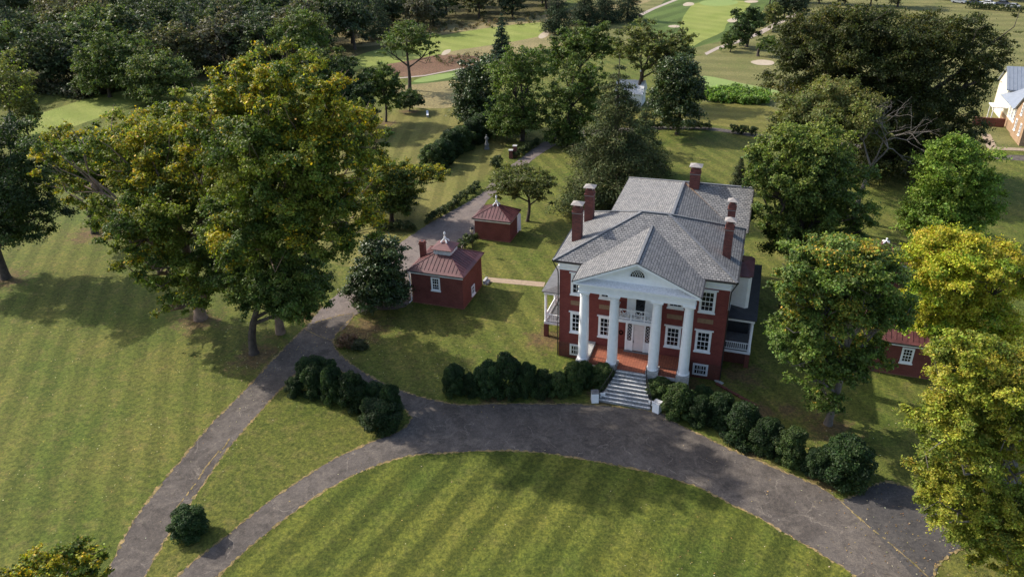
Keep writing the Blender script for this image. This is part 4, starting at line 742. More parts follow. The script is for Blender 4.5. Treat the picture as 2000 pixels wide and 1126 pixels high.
# white bay over the right porch
mb = MB(); oc = [(7.52,4.4),(8.9,4.4),(9.18,4.7),(9.18,8.3),(8.9,8.7),(7.52,8.7)]
mb.add([(x,y,5.2) for x,y in oc]+[(x,y,8.55) for x,y in oc], [(0,1,7,6),(1,2,8,7),(2,3,9,8),(3,4,10,9),(4,5,11,10)])
bay = mb.build('bay', M['white'], H)
mb = MB(); oc2 = [(7.52,4.3),(8.96,4.3),(9.28,4.65),(9.28,8.35),(8.96,8.8),(7.52,8.8)]
mb.add([(x,y,8.55) for x,y in oc2]+[(x,y,8.62) for x,y in oc2]+[(7.52,5.4,9.15),(7.52,7.7,9.15),(8.3,6.5,9.1)], [(0,1,7,6),(1,2,8,7),(2,3,9,8),(3,4,10,9),(4,5,11,10),(6,7,14),(7,8,14),(8,9,14),(9,10,14),(10,11,14),(6,14,12),(14,11,13),(0,5,4,3,2,1)])
mb.build('bay_roof', M['redroof'], bay)
# ---------------------------------------------------------------- brick outbuildings with standing-seam hip roofs
def finial(mb, x, y, z, h):
    mb.lathe([(.05,z),(.06,z+h*.25),(.14,z+h*.36),(.07,z+h*.46),(.05,z+h*.6),(.11,z+h*.72),(.12,z+h*.82),(.04,z+h*.95),(.01,z+h)], x, y, 10)
    for k in range(4):
        a = k*math.pi/2+math.pi/4; c, s = math.cos(a), math.sin(a)
        mb.tube([(x+c*.48, y+s*.48, z-.02), (x+c*.36, y+s*.36, z+h*.12), (x+c*.16, y+s*.16, z+h*.24), (x+c*.1, y+s*.1, z+h*.42)], [.09,.08,.05,.03], 6)
def hip(mb, x0, x1, y0, y1, z, ap, th=.1):
    cx, cy = (x0+x1)/2, (y0+y1)/2
    mb.add([(x0,y0,z-th),(x1,y0,z-th),(x1,y1,z-th),(x0,y1,z-th),(x0,y0,z),(x1,y0,z),(x1,y1,z),(x0,y1,z),(cx,cy,ap)],
           [(0,3,2,1),(0,1,5,4),(1,2,6,5),(2,3,7,6),(3,0,4,7),(4,5,8),(5,6,8),(6,7,8),(7,4,8)])
    return cx, cy
def seams(mb, x0, x1, y0, y1, z, ap, step=.45, stop=1):
    cx, cy = (x0+x1)/2, (y0+y1)/2; hx, hy = (x1-x0)/2, (y1-y0)/2
    for sg in (-1, 1):
        k = int(hx/step)
        for i in range(-k, k+1):
            x = i*step; u1 = (1-abs(x)/hx)*stop if stop < 1 else 1-abs(x)/hx; u1 = min(u1, 1-abs(x)/hx); u0 = .10
            if u1 > u0+.03: mb.beam((cx+x, cy+sg*hy*(1-u0), z+(ap-z)*u0+.02), (cx+x, cy+sg*hy*(1-u1), z+(ap-z)*u1+.02), .03, .05)
        k = int(hy/step)
        for i in range(-k, k+1):
            y = i*step; u1 = 1-abs(y)/hy; u0 = .10
            if u1 > u0+.03: mb.beam((cx+sg*hx*(1-u0), cy+y, z+(ap-z)*u0+.02), (cx+sg*hx*(1-u1), cy+y, z+(ap-z)*u1+.02), .03, .05)
    for sx in (-1, 1):
        for sy in (-1, 1): mb.beam((cx+sx*hx, cy+sy*hy, z+.02), (cx, cy, ap+.02), .06, .06)
WO = window_mesh(1.02, 1.55, 4, 3, fr=.13, lint=0); WS = window_mesh(.9, 1.1, 2, 2, fr=.12, lint=0)
def outbuilding(name, loc, Wd, Dp, Hh, ap, ov, label, cup, mirror=False, win=True, cat='outbuilding'):
    o = empty(name, (*loc, 0)); tag(o, label, cat)
    MB().box(0, Wd, 0, Dp, 0, Hh-.18).build('wall', M['brick_old'], o)
    MB().box(-.03, Wd+.03, -.03, Dp+.03, 0, .12).build('footing', M['tan_soil'], o)
    mb = MB(); mb.box(-.08, Wd+.08, -.08, Dp+.08, Hh-.36, Hh-.16); mb.box(-ov+.06, Wd+ov-.06, -ov+.06, Dp+ov-.06, Hh-.16, Hh-.08); mb.build('eaves_board', M['white'], o)
    mb = MB(); x0, x1, y0, y1 = -ov, Wd+ov, -ov, Dp+ov; cx, cy = hip(mb, x0, x1, y0, y1, Hh, ap, .08); rf = mb.build('roof', M['redroof'], o)
    mb = MB(); seams(mb, x0, x1, y0, y1, Hh, ap); mb.build('seam', M['redroof'], rf)
    mb = MB(); mb.beam((x0,y0-.04,Hh-.02),(x1,y0-.04,Hh-.02),.1,.1); mb.build('gutter', M['gutter'], o)
    if cup:
        s = .98; zc = Hh+(ap-Hh)*(1-s/(Wd/2+ov))-.05
        c = MB().box(cx-s, cx+s, cy-s, cy+s, zc-.1, zc+.62).build('cupola', M['white_worn'], o)
        mb = MB(); hip(mb, cx-s-.22, cx+s+.22, cy-s-.22, cy+s+.22, zc+.66, zc+1.28, .06); mb.build('cupola_roof', M['redroof'], c)
        mb = MB(); finial(mb, cx, cy, zc+1.2, 1.2); mb.build('finial', M['white'], c, smooth=True)
        x_ = -.05 if not mirror else Wd+.05
        ch = MB(); xx = .3 if not mirror else Wd-.3; ch.box(xx-.3, xx+.26, 2.6, 3.15, Hh-.2, 5.75); ch.box(xx-.36, xx+.32, 2.54, 3.21, 5.75, 5.9); ch.box(xx-.3, xx+.26, 2.6, 3.15, 5.9, 6.1)
        k = ch.build('chimney', M['brick_chim'], rf); MB().box(xx-.18, xx+.14, 2.72, 3.03, 6.1, 6.105).build('flue', M['iron'], k)
    else:
        mb = MB(); finial(mb, cx, cy, ap-.12, 1.35 if not mirror else .55); mb.build('finial', M['white'], rf, smooth=True)
    return o
M['tan_soil'] = plain('footing_soil', (.22,.10,.06), .9, .2, 4)
a = outbuilding('brick_dependency', (-25.45,5.68), 5.91, 5.8, 3.96, 5.75, .29, 'red brick outbuilding with cupola and chimney beside the round dark evergreen', True)
put_window(WO, a, 2.85, -.005, 2.66); put_window(WS, a, 5.915, 2.9, .92, R(90))
mb = MB(); mb.tube([(-.15,-.3,3.85),(-.12,-.1,3.5),(-.1,-.08,.25),(-.3,-.35,.08)], .055, 6); mb.build('downspout', M['white'], a)
mb = MB(); mb.box(5.93,6.5,5.9,6.9,0,.25); mb.box(5.93,6.2,5.9,6.9,.25,.5); mb.tube([(6.45,5.95,.2),(6.45,5.95,1.1),(5.95,5.95,1.4)], .02, 5); mb.build('doorstep', M['stone'], a)
b = outbuilding('brick_dependency', (-24.76,23.12), 4.68, 3.8, 2.89, 4.25, .26, 'small red brick outbuilding with white finial next to the spreading light green tree', False)
mb = MB(); mb.box(4.685,4.75,3.0,3.75,.1,2.5); mb.box(4.685,4.95,3.72,3.8,.1,2.5); mb.build('door', M['white'], b)
c = outbuilding('brick_dependency', (20.1,5.55), 5.85, 5.8, 3.45, 5.3, .29, 'red brick outbuilding half hidden under the orange-tipped and yellow trees', True, True)
put_window(WO, c, 3.2, -.005, 2.2); put_window(WS, c, -.005, 1.2, 1.6, R(-90))
d = outbuilding('brick_dependency', (20.6,23.4), 4.6, 4.2, 3.0, 4.5, .26, 'maroon seam-metal roof of a small outbuilding behind the orange-tipped tree', False, True)
s = empty('garden_shed', (-86,41.5,0)); tag(s, 'pinkish roof of a small shed glimpsed through the big yellow-green tree', 'shed')
MB().box(0,4,0,3,0,2.4).build('wall', M['brick_old'], s); mb = MB(); mb.add([(-.2,-.2,2.4),(4.2,-.2,2.4),(4.2,3.2,2.4),(-.2,3.2,2.4),(-.2,1.5,3.7),(4.2,1.5,3.7)], [(0,1,5,4),(2,3,4,5),(1,2,5),(3,0,4),(0,3,2,1)]); mb.build('roof', M['redroof'], s)

# far white cottage with a brick chimney
o = empty('white_cottage', (-20.2,90,0)); tag(o, 'small white cottage with white roof and brick chimney behind the tall cypress', 'house')
MB().box(0,5.2,0,5,0,2.6).build('wall', M['white'], o)
mb = MB(); mb.add([(-.25,-.3,2.55),(5.45,-.3,2.55),(5.45,5.3,2.55),(-.25,5.3,2.55),(-.25,2.5,4.7),(5.45,2.5,4.7)], [(0,1,5,4),(2,3,4,5),(1,2,5),(3,0,4),(0,3,2,1)]); r_ = mb.build('roof', M['white_worn'], o)
MB().box(4.3,4.95,2.2,2.8,3.6,6.4).build('chimney', M['brick_chim'], r_); MB().box(4.22,5.03,2.12,2.88,6.4,6.6).build('chimney_cap', M['white'], r_)
put_window(WS, o, 5.205, 1.4, 1.5, R(90)); put_window(WS, o, 2.2, -.005, 1.5)

# church-like hall at the right edge
def gable_x(mb, x0, x1, y0, y1, z, zr, ov=.35):
    ym = (y0+y1)/2; k = (zr-z)/((y1-y0)/2)
    a = [(x0-ov,y0-ov,z-k*ov),(x1,y0-ov,z-k*ov),(x1,ym,zr),(x0-ov,ym,zr)]; b = [(x0-ov,y1+ov,z-k*ov),(x1,y1+ov,z-k*ov),(x1,ym,zr),(x0-ov,ym,zr)]
    for q, fl in ((a, 0), (b, 1)):
        up_ = [(x,y,zz+.16) for x,y,zz in q]; f = [(0,1,2,3),(7,6,5,4),(0,4,5,1),(3,7,4,0),(1,5,6,2)]
        mb.add(up_+q, f if not fl else [t[::-1] for t in f])
    for i in range(int((x1-x0)/.6)):
        x = x0+i*.6
        mb.beam((x,y0-ov,z-k*ov+.17),(x,ym,zr+.17),.04,.06); mb.beam((x,y1+ov,z-k*ov+.17),(x,ym,zr+.17),.04,.06)
def gable_wall(mb, x0, x1, y0, y1, z, zr):
    ym = (y0+y1)/2
    mb.add([(x0,y0,0),(x1,y0,0),(x1,y1,0),(x0,y1,0),(x0,y0,z),(x1,y0,z),(x1,y1,z),(x0,y1,z),(x0,ym,zr),(x1,ym,zr)], [(0,1,5,4),(2,3,7,6),(3,0,4,8,7),(1,2,6,9,5)])
E_ = empty('church_hall', (48.6,81.5,0)); tag(E_, 'tan brick and cream hall with grey metal gable roofs at the right edge', 'hall')
mb = MB(); gable_wall(mb, 0, 14, 0, 6.4, 4.6, 7.2); mb.build('brick_wall', M['brick_tan'], E_)
mb = MB(); gable_x(mb, 0, 14, 0, 6.4, 4.6, 7.2); mb.build('roof', M['greymetal'], E_)
mb = MB(); mb.box(.3,13,6.4,16,1.6,4.6); gable_wall(mb, .4, 14, 16, 23, 5.6, 8.6); mb.build('siding', M['cream'], E_)
MB().box(.25,13,6.4,16,0,1.6).build('brick_base', M['brick_tan'], E_)
mb = MB(); mb.add([(-.6,6.3,4.5),(6,6.3,7.0),(6,16,7.0),(-.6,16,4.5),(-.6,6.3,4.35),(6,6.3,6.85),(6,16,6.85),(-.6,16,4.35)], [(3,2,1,0),(4,5,6,7),(0,1,5,4),(3,7,6,2),(0,4,7,3)]); gable_x(mb, .4, 14, 16, 23, 5.6, 8.6); mb.build('roof', M['greymetal'], E_)
mb = MB(); mb.box(-2.2,.2,12.5,15.5,2.9,3.05); mb.box(-2.0,-1.85,12.6,12.75,0,2.9); mb.box(-2.0,-1.85,15.2,15.35,0,2.9); mb.build('porch', M['white'], E_)
MB().box(-5,-.05,10.8,11.1,0,1.5).build('garden_wall', M['brick_base'], E_)
WC = window_mesh(.9, 1.9, 3, 2, fr=.12, lint=0)
for y in (7.6, 9.4, 11.0): put_window(WC, E_, .29, y, 2.9, R(-90))
for y in (1.6, 4.6): put_window(WC, E_, -.01, y, 2.3, R(-90))
put_window(WC, E_, -.01, 3.2, 5.2, R(-90))

# ---------------------------------------------------------------- small things on the grounds
PT = DATA['PT']
def statue(xy, label, rz):
    o = empty('statue', (*xy, 0), rz); tag(o, label, 'statue')
    mb = MB(); mb.box(-.42,.42,-.42,.42,0,.2); mb.box(-.3,.3,-.3,.3,.2,.75); mb.box(-.36,.36,-.36,.36,.75,.86); mb.build('pedestal', M['marble'], o)
    mb = MB(); mb.lathe([(.27,.86),(.25,1.1),(.2,1.4),(.17,1.65),(.2,1.85),(.22,2.0),(.19,2.1),(.08,2.17),(.065,2.22),(.1,2.28),(.115,2.36),(.1,2.45),(.05,2.51),(.01,2.52)], 0, 0, 14)
    mb.tube([(.2,0,2.05),(.3,.02,1.85),(.24,-.14,1.68)], [.065,.055,.04], 6); mb.tube([(-.2,0,2.05),(-.28,-.05,1.82),(-.1,-.2,1.78)], [.065,.055,.04], 6)
    mb.build('figure', M['marble'], o, smooth=True)
statue(PT['statue'], 'weathered stone statue standing before the dark evergreen hedge', R(20))
statue(PT['statue2'], 'pale stone statue partly hidden behind the yellow branch tips of the big tree', R(10))
for k, lab, h in (('pier1','taller brick pier where the low hedge meets the gravel drive',1.9), ('pier2','shorter brick pier beside its taller twin on the gravel drive',1.35)):
    o = empty('brick_pier', (*PT[k], 0), R(12)); tag(o, lab, 'pier'); MB().box(-.3,.3,-.3,.3,0,h).build('shaft', M['brick_chim'], o); MB().box(-.36,.36,-.36,.36,h,h+.09).build('cap', M['stone'], o)
o = empty('bench', (*PT['bench'], 0), R(115)); tag(o, 'long pale backless bench alone on the back lawn', 'bench')
MB().box(-1.7,1.7,-.2,.2,.42,.48).build('seat', M['white_worn'], o)
for x in (-1.5, 1.5): MB().box(x-.08,x+.08,-.2,.2,0,.42).build('leg', M['stone'], o)
o = empty('street_lamp', (-23.5,18.9,0)); tag(o, 'dark lamp post with a lantern between the two red outbuildings', 'lamp post')
MB().lathe([(.14,0),(.14,.15),(.08,.3),(.055,.5),(.05,2.7),(.08,2.75),(.05,2.8)], 0, 0, 10).build('post', M['iron'], o, smooth=True)
MB().lathe([(.09,2.8),(.2,2.95),(.22,3.2),(.19,3.3)], 0, 0, 12).build('lantern', M['globe'], o, smooth=True)
MB().lathe([(.24,3.3),(.2,3.4),(.08,3.5),(.03,3.6),(.01,3.62)], 0, 0, 12).build('lantern_cap', M['iron'], o, smooth=True)
o = empty('garden_edging', (7.1,-.35,0), R(-34)); tag(o, 'low stone edging running from the mansion corner across the lawn', 'edging')
mb = MB()
rg = random.Random(3)
for i in range(7): mb.box(.3+i*.62,.3+i*.62+.56,-.14+rg.uniform(-.03,.03),.12,0,.1+rg.uniform(0,.04))
mb.build('stones', M['brick_base'], o); MB().box(-.1,.7,.2,.55,0,.08).build('slab', M['stone'], o)

# parked cars beyond the meadow (a few pixels each)
def car(kind):
    r_ = empty('parked_car', (0,0,0)); p = M[kind]
    prof = [(-2.2,.35),(-2.25,.75),(-1.9,.95),(-1.35,1.0),(-.8,1.45),(.75,1.47),(1.45,1.0),(2.1,.88),(2.25,.6),(2.2,.35)]
    mb = MB(); n = len(prof); V = [(x,-.88,z) for x,z in prof]+[(x,.88,z) for x,z in prof]
    mb.add(V, [tuple(range(n)), tuple(range(2*n-1, n-1, -1))]+[(i, i+n, (i+1) % n+n, (i+1) % n) for i in range(n)]); mb.build('body', p, r_)
    mb = MB(); mb.add([(-1.2,-.895,1.02),(-.78,-.895,1.36),(.7,-.895,1.38),(1.25,-.895,1.02)], [(0,3,2,1)]); mb.add([(-1.2,.895,1.02),(-.78,.895,1.36),(.7,.895,1.38),(1.25,.895,1.02)], [(0,1,2,3)])
    mb.add([(1.42,-.75,1.03),(1.42,.75,1.03),(.8,.75,1.46),(.8,-.75,1.46)], [(0,1,2,3)]); mb.build('window', M['glass'], r_)
    for x in (-1.35, 1.35):
        for y in (-.82, .82):
            w_ = MB(); w_.tube([(0,-.1,0),(0,.1,0)], .33, 14); w_.build('wheel', M['rubber'], r_, loc=(x, y, .33))
    return r_
cars = {}
c0, c1 = Vector((*PT['car'], 0)), Vector((*PT['car2'], 0)); rg = random.Random(8)
for i in range(9):
    kd = ['carpaint_w','carpaint_d','carpaint_s'][[0,2,1,0,1,2,0,1,0][i]]
    word = {'carpaint_w':'white','carpaint_d':'dark','carpaint_s':'silver'}[kd]
    if kd not in cars: cars[kd] = r_ = car(kd)
    else: r_ = copy_tree(cars[kd])
    d_ = (c1-c0).normalized(); p = c0+d_*(-10+i*4.2+rg.uniform(-.5,.5))+Vector((-d_.y, d_.x, 0))*rg.uniform(3, 8)
    r_.location = p; r_.rotation_euler.z = math.atan2(d_.y, d_.x)+R(rg.uniform(-8,8))
    tag(r_, word+' car parked in the row behind the far shrubs at the top right', 'car', 'cars parked beyond the far meadow')

# ---------------------------------------------------------------- trees
TR = DATA['TR']
YG = [(.105,.14,.022),(.14,.165,.026),(.07,.105,.022)]; OR_ = [(.36,.30,.022),(.46,.30,.02),(.28,.27,.024),(.33,.30,.024)]
DK = [(.042,.068,.022),(.056,.082,.024),(.034,.054,.019)]
MG = [(.075,.112,.026),(.10,.135,.028),(.058,.088,.022)]
OL = [(.12,.135,.04),(.145,.155,.045),(.095,.11,.033)]
LG2 = [(.085,.115,.034),(.10,.13,.038)]
LG = [(.13,.20,.03),(.16,.225,.034),(.10,.155,.026)]
YL = [(.32,.34,.03),(.38,.36,.035),(.20,.28,.03)]
def T(key, cat, label, greens, autumn=None, amt=0, leaves=20000, size=.32, name='broadleaf_tree', seed=1, **kw):
    (x, y), lobes = TR[key]; rng = np.random.default_rng(seed)
    tr, cr = make_tree(key, lobes, greens, autumn, amt, leaves, size, rng, **kw)
    return plant(name, cat, label, (x, y), tr, cr)
T('edge_a','tree','big rounded green tree at the woodland edge above the left fairway',LG2,None,0,26000,.48,'broadleaf_tree',35)
T('edge_b','tree','lumpy yellow-green tree on the near woodland edge by the fairway',LG2,OL,.2,22000,.48,'broadleaf_tree',36)
T('syc_a','tree','huge sycamore with orange-gold top and pale limbs left of the gravel drive',YG,OR_,.30,260000,.25,'sycamore_tree',1,bark='bark_tan',nclump=34,trunk_r=.42,cf=(.2,.36),limbs=16)
T('syc_b','tree','wide sycamore with thick pale trunk and gold tips on the left lawn',YG,OR_,.26,190000,.25,'sycamore_tree',2,bark='bark_tan',nclump=30,trunk_r=.6,cf=(.2,.36),limbs=14)
T('mid_c','tree','dark green tree with dark trunk at the edge of the drive below the big sycamore',MG,None,0,60000,.25,'broadleaf_tree',3,trunk_r=.42,nclump=30)
T('left_dark','tree','very dark green tree with a bare dark trunk at the left edge of the photo',DK,None,0,80000,.27,'broadleaf_tree',4,trunk_r=.5,nclump=30)
T('left_olive','tree','leaning dark-trunked tree with gold-tipped leaves behind the left lawn',MG,OR_,.25,26000,.36,'broadleaf_tree',5,trunk_r=.4)
T('magnolia_small','tree','low dense dark evergreen tree beside the cupola outbuilding',DK,None,0,42000,.26,'evergreen_tree',6,mat='glossleaf',cf=(.3,.45),nclump=44,trunk_r=.25)
T('crab','tree','spreading light green tree right behind the small outbuilding',OL,None,0,24000,.26,'fruit_tree',7,trunk_r=.24,flatc=.55,nclump=26)
T('mag_l','tree','very dark glossy evergreen at the top end of the tall hedge',DK,None,0,24000,.4,'evergreen_tree',8,mat='glossleaf',cf=(.3,.45),nclump=34)
T('green_l','tree','rounded bright green tree beside the dark glossy evergreen',MG,LG,.22,30000,.34,'broadleaf_tree',9)
T('green_m','tree','grey-green tree between the rounded green tree and the cypress',MG,OL,.2,28000,.34,'broadleaf_tree',10)
T('mag_r','tree','dark columnar magnolia beside the back drive and far lawn',DK,OL,.1,38000,.34,'evergreen_tree',11,mat='glossleaf',cf=(.3,.45),nclump=44,trunk_r=.35)
T('olive_a','tree','airy olive-green tree behind the dark magnolia',OL,None,0,24000,.4,'broadleaf_tree',12,cf=(.2,.34))
T('olive_b','tree','dark olive tree in front of the pine group at the top',MG,OL,.15,24000,.4,'broadleaf_tree',13)
T('bare','tree','tall sparse tree with a long bare trunk in front of the rust field',MG,OL,.3,8500,.42,'broadleaf_tree',14,trunk_r=.42,nclump=20,flatc=.5,cf=(.2,.34),limbs=14)
T('young','tree','small upright green tree casting its shadow on the back lawn',MG,None,0,12000,.34,'broadleaf_tree',15,trunk_r=.22)
T('round_s','tree','small round dark green tree at the edge of the straw field',DK,None,0,7000,.34,'broadleaf_tree',16,trunk_r=.15)
T('oak','tree','enormous dark oak spreading across the top right',[(.050,.060,.018),(.060,.068,.018),(.042,.052,.016)],[(.11,.10,.02)],.12,260000,.30,'oak_tree',17,trunk_r=.8,nclump=42,cf=(.24,.42),limbs=9)
T('oak_olive','tree','olive-green tree with bare twigs just left of the enormous oak',OL,[(.16,.15,.045)],.25,62000,.27,'broadleaf_tree',18,trunk_r=.5)
T('oak_mid','tree','tall mid-green tree with a thick dark trunk right of the mansion',MG,[(.17,.20,.04)],.32,150000,.24,'oak_tree',19,trunk_r=.6,nclump=30)
T('light_r','tree','fresh green tree between the enormous oak and the yellow tree',LG,None,0,80000,.26,'broadleaf_tree',20,trunk_r=.4,nclump=30)
T('orange_g','tree','green tree with scattered orange tufts standing on the shaded right lawn',[(.10,.15,.032),(.13,.18,.036),(.08,.12,.028)],[(.42,.28,.04),(.24,.26,.04)],.10,130000,.22,'maple_tree',21,trunk_r=.3,nclump=30,bark='bark_grey')
T('yellow_a','tree','bright yellow-green tree above the half-hidden outbuilding at right',YL,[(.40,.32,.04)],.35,110000,.21,'maple_tree',22,trunk_r=.4,nclump=30)
T('yellow_b','tree','large yellow-green tree filling the lower right corner',[(.22,.24,.03),(.27,.27,.034),(.15,.18,.028)],[(.32,.26,.035)],.25,270000,.15,'maple_tree',23,trunk_r=.45,nclump=34,cf=(.2,.36),bark='bark_grey')
T('corner','tree','tips of a yellow-tinged tree rising into the lower left corner',YG,OR_,.35,40000,.17,'maple_tree',24,trunk_r=.3)
T('topr_a','tree','round dark pine standing alone beside the golf path',DK,None,0,9000,.5,'pine_tree',25)
T('topr_b','tree','little thin tree in front of the round dark pine',MG,None,0,2500,.4,'broadleaf_tree',26,trunk_r=.12)
T('topr_c','tree','small grey-green tree by the path above the oak',OL,None,0,4000,.5,'broadleaf_tree',27)
T('fieldt','tree','small olive tree at the left foot of the oak by the meadow',MG,None,0,4000,.4,'broadleaf_tree',28)
T('willow_l','tree','thin yellow-green tree beside the left end of the fairway',OL,YL,.2,9000,.42,'broadleaf_tree',29,trunk_r=.25,cf=(.3,.5))
T('left_small','tree','small multi-stemmed tree on the near edge of the left fairway',OL,None,0,2500,.38,'broadleaf_tree',30,trunk_r=.15)
T('gold_tip','tree','tree with a dark green body and bright gold branch tips by the tall hedge',MG,OR_,.34,46000,.25,'broadleaf_tree',38,trunk_r=.3)
T('shade_l','tree','dark tree behind the right side of the huge sycamore',MG,OR_,.1,14000,.34,'broadleaf_tree',31)
T('mid_d','tree','tall dark green tree behind the right shoulder of the huge sycamore',DK,OL,.1,24000,.38,'broadleaf_tree',32)
T('mid_e','tree','low dark tree between the huge sycamore and the small upright tree',DK,None,0,12000,.38,'broadleaf_tree',33)
T('mid_f','tree','broad olive tree at the woodland edge behind the huge sycamore',MG,OL,.3,14000,.45,'broadleaf_tree',34)
# dead tree: limbs only
(x, y), lb = TR['dead']; rng = np.random.default_rng(77); mb = MB()
def grow(p, d, L, r, dep):
    q = p+d*L*.5+Vector(rng.normal(size=3))*L*.06; e2 = p+d*L+Vector(rng.normal(size=3))*L*.1
    mb.tube([p, q, e2], [r, r*.8, r*.58], 6, False)
    if dep == 0: return
    for k in range(3 if dep > 2 else 2):
        n = (d+Vector(rng.normal(size=3))*.62+Vector((0,0,.10))).normalized(); grow(e2, n, L*rng.uniform(.6,.85), r*.55, dep-1)
mb.tube([(0,0,0),(.3,0,5),(.8,-.2,9)], [.34,.28,.22], 8)
for v_ in ((.7,0,.8),(-.5,.1,.9),(.2,-.2,1)): grow(Vector((.8,-.2,9)), Vector(v_).normalized(), 3.1, .13, 4)
o = empty('dead_tree', (20.5,37.5,0)); tag(o, 'bare grey dead tree reaching up in front of the enormous oak', 'dead tree'); mb.build('trunk', M['bark_grey'], o, smooth=True)

CY_ = [(.066,.080,.030),(.082,.092,.035),(.048,.064,.026)]
def CN(key, label, h, r, leaves, size, col, seed, name='conifer_tree', group=None, **kw):
    (x, y), _ = TR[key]; tr, cr = make_conifer(key, h, r, leaves, size, np.random.default_rng(seed), col, **kw); return plant(name, 'conifer', label, (x, y), tr, cr, group)
CN('cypress','tall feathery cypress rising behind the mansion roof',21,7.2,90000,.34,CY_,41,'cypress_tree',wid=.6,dens=1.7,prof=.95,trunk_r=.35)
CN('cypress_b','shorter dark conifer leaning on the right of the tall cypress',10.5,4.0,20000,.34,[(.06,.08,.03)],42,'cypress_tree',wid=.65,dens=1.3)
CN('spruce','lone narrow spruce beside the middle fairway',11.5,2.6,6500,.45,[(.035,.06,.035)],43,'spruce_tree')
CN('cedar_s','small dull green cedar just behind the right rear corner of the roof',5.2,1.3,7000,.22,[(.055,.07,.03)],44,'cedar_tree')
for i, (k, lab) in enumerate((('pine_a','leftmost dark pine of the group above the green trees'),('pine_b','second dark pine in the top centre group'),('pine_c','third dark pine in the top centre group'),('pine_d','rightmost dark pine of the group beside the cart path'))):
    CN(k, lab, 13+i*.7, 4.6, 9000, .5, [(.028,.045,.024),(.035,.05,.025)], 50+i, 'pine_tree', 'dark pines at the top centre', wid=.7, dens=1.2)

# woodland beyond the left fairway: every tree its own thing, from a few shared kinds
rng = np.random.default_rng(9); KINDS = []
spec = [([(.06,.078,.034)],None,0,'dark green rounded tree in the far woodland'),([(.095,.10,.045)],[(.15,.13,.06)],.2,'olive brown-tinged tree in the far woodland'),
        ([(.085,.115,.038)],[(.13,.155,.05)],.3,'mid green tree in the far woodland'),([(.11,.105,.065)],None,0,'dull greyish tree in the far woodland'),([(.05,.068,.036)],None,0,'blackish green spreading tree in the far woodland')]  # the mid green kind mixes in paler leaves, mostly towards its top
for i, (g, a_, am, lab) in enumerate(spec):
    for v in range(2):
        lobes = [(0,0,7.0,5.6,6.2)]+[(rng.uniform(-3.8,3.8), rng.uniform(-3.8,3.8), rng.uniform(5,12.5), rng.uniform(2.8,4.2), rng.uniform(2.6,3.8)) for _ in range(6)]
        tr, cr = make_tree('wood%d%d' % (i, v), lobes, g, a_, am, 9000, .6, rng, nclump=22, trunk_r=.35, cf=(.24,.4), limbs=5)
        KINDS.append((tr, cr, lab, 'broadleaf_tree'))
for v in range(2):
    tr, cr = make_conifer('woodpine%d' % v, 17, 4.6, 6500, .55, rng, [(.038,.06,.032),(.055,.075,.038)], wid=.7, dens=1.1); KINDS.append((tr, cr, 'dark conifer standing among the far woodland trees', 'pine_tree'))
rg = random.Random(21)
first = {}
for (x, y) in DATA['FOR']:
    k = rg.choices(range(len(KINDS)), [3,3,2,2,3,3,1.6,1.6,3,3,1.6,1.6])[0]; tr, cr, lab, nm = KINDS[k]
    sc_ = rg.uniform(.72, 1.15); az = rg.uniform(0, 6.28)
    o = plant(nm, 'tree', lab, (x, y), tr, cr, 'trees of the far woodland', az, (sc_*rg.uniform(.9,1.15), sc_*rg.uniform(.9,1.15), sc_*rg.uniform(.85,1.12)))
# trees beyond the top right meadow and behind the parked cars
for (x, y) in [(62+i*7.5+rg.uniform(-2,2), 262-i*3+rg.uniform(-4,4)) for i in range(9)]+[(5+i*8, 236+rg.uniform(-6,6)) for i in range(6)]+[(12,186),(10,200),(14,212)]:
    k = rg.choice([0,2,4,8]); tr, cr, lab, nm = KINDS[k]; sc_ = rg.uniform(.6,.9)
    plant(nm, 'tree', lab.replace('in the far woodland', 'beyond the meadow at the top right'), (x, y), tr, cr, 'trees beyond the top right meadow', rg.uniform(0,6), sc_)

# ---------------------------------------------------------------- shrubs and hedges
BX = [(.024,.044,.014),(.031,.054,.016),(.020,.037,.013)]
def bush_mesh(key, r, h, leaves, size, col, rng, cone=0, mat='leaf'):
    CC, RR, CO = [], [], []
    for i in range(46):
        a = rng.uniform(0, 6.283); u = rng.uniform(.0, 1); z = h*u
        prof = math.sin(min(1, (u*.86+.16))*math.pi*.98)**.55 if not cone else (1-u)**.7*1.02+.12
        q = r*prof*rng.uniform(.62,.85); s = r*rng.uniform(.22,.34)
        CC.append((math.cos(a)*q, math.sin(a)*q, min(max(z, s*.7), h-s*.7))); RR.append((s, s, s*.95)); CO.append(np.array(col[rng.integers(len(col))])*rng.uniform(.85,1.2))
    CC.append((0,0,h*.5)); RR.append((r*.72, r*.72, h*.48)); CO.append(col[0])
    cnt = np.full(47, leaves//60); cnt[-1] = leaves//5
    return leaf_data(key+'_foliage', CC, RR, cnt, size, CO, rng, M[mat], upb=.35, jit=.22, shell=.25, flat=.7)
BM = [bush_mesh('bush%d' % i, 1, 2, 24000, .085, [tuple(q*f_ for q in c_) for c_ in BX], np.random.default_rng(60+i)) for i, f_ in enumerate((.85, 1.15, 1.0, 1.4))]
BMC = bush_mesh('bushcone', 1, 2, 24000, .085, BX, np.random.default_rng(66), cone=1)
BL = [bush_mesh('bushl%d' % i, 1, 2, 20000, .095, [(.05,.078,.022),(.045,.068,.02),(.06,.09,.026)], np.random.default_rng(70+i)) for i in range(2)]
def core(r, h):
    return None
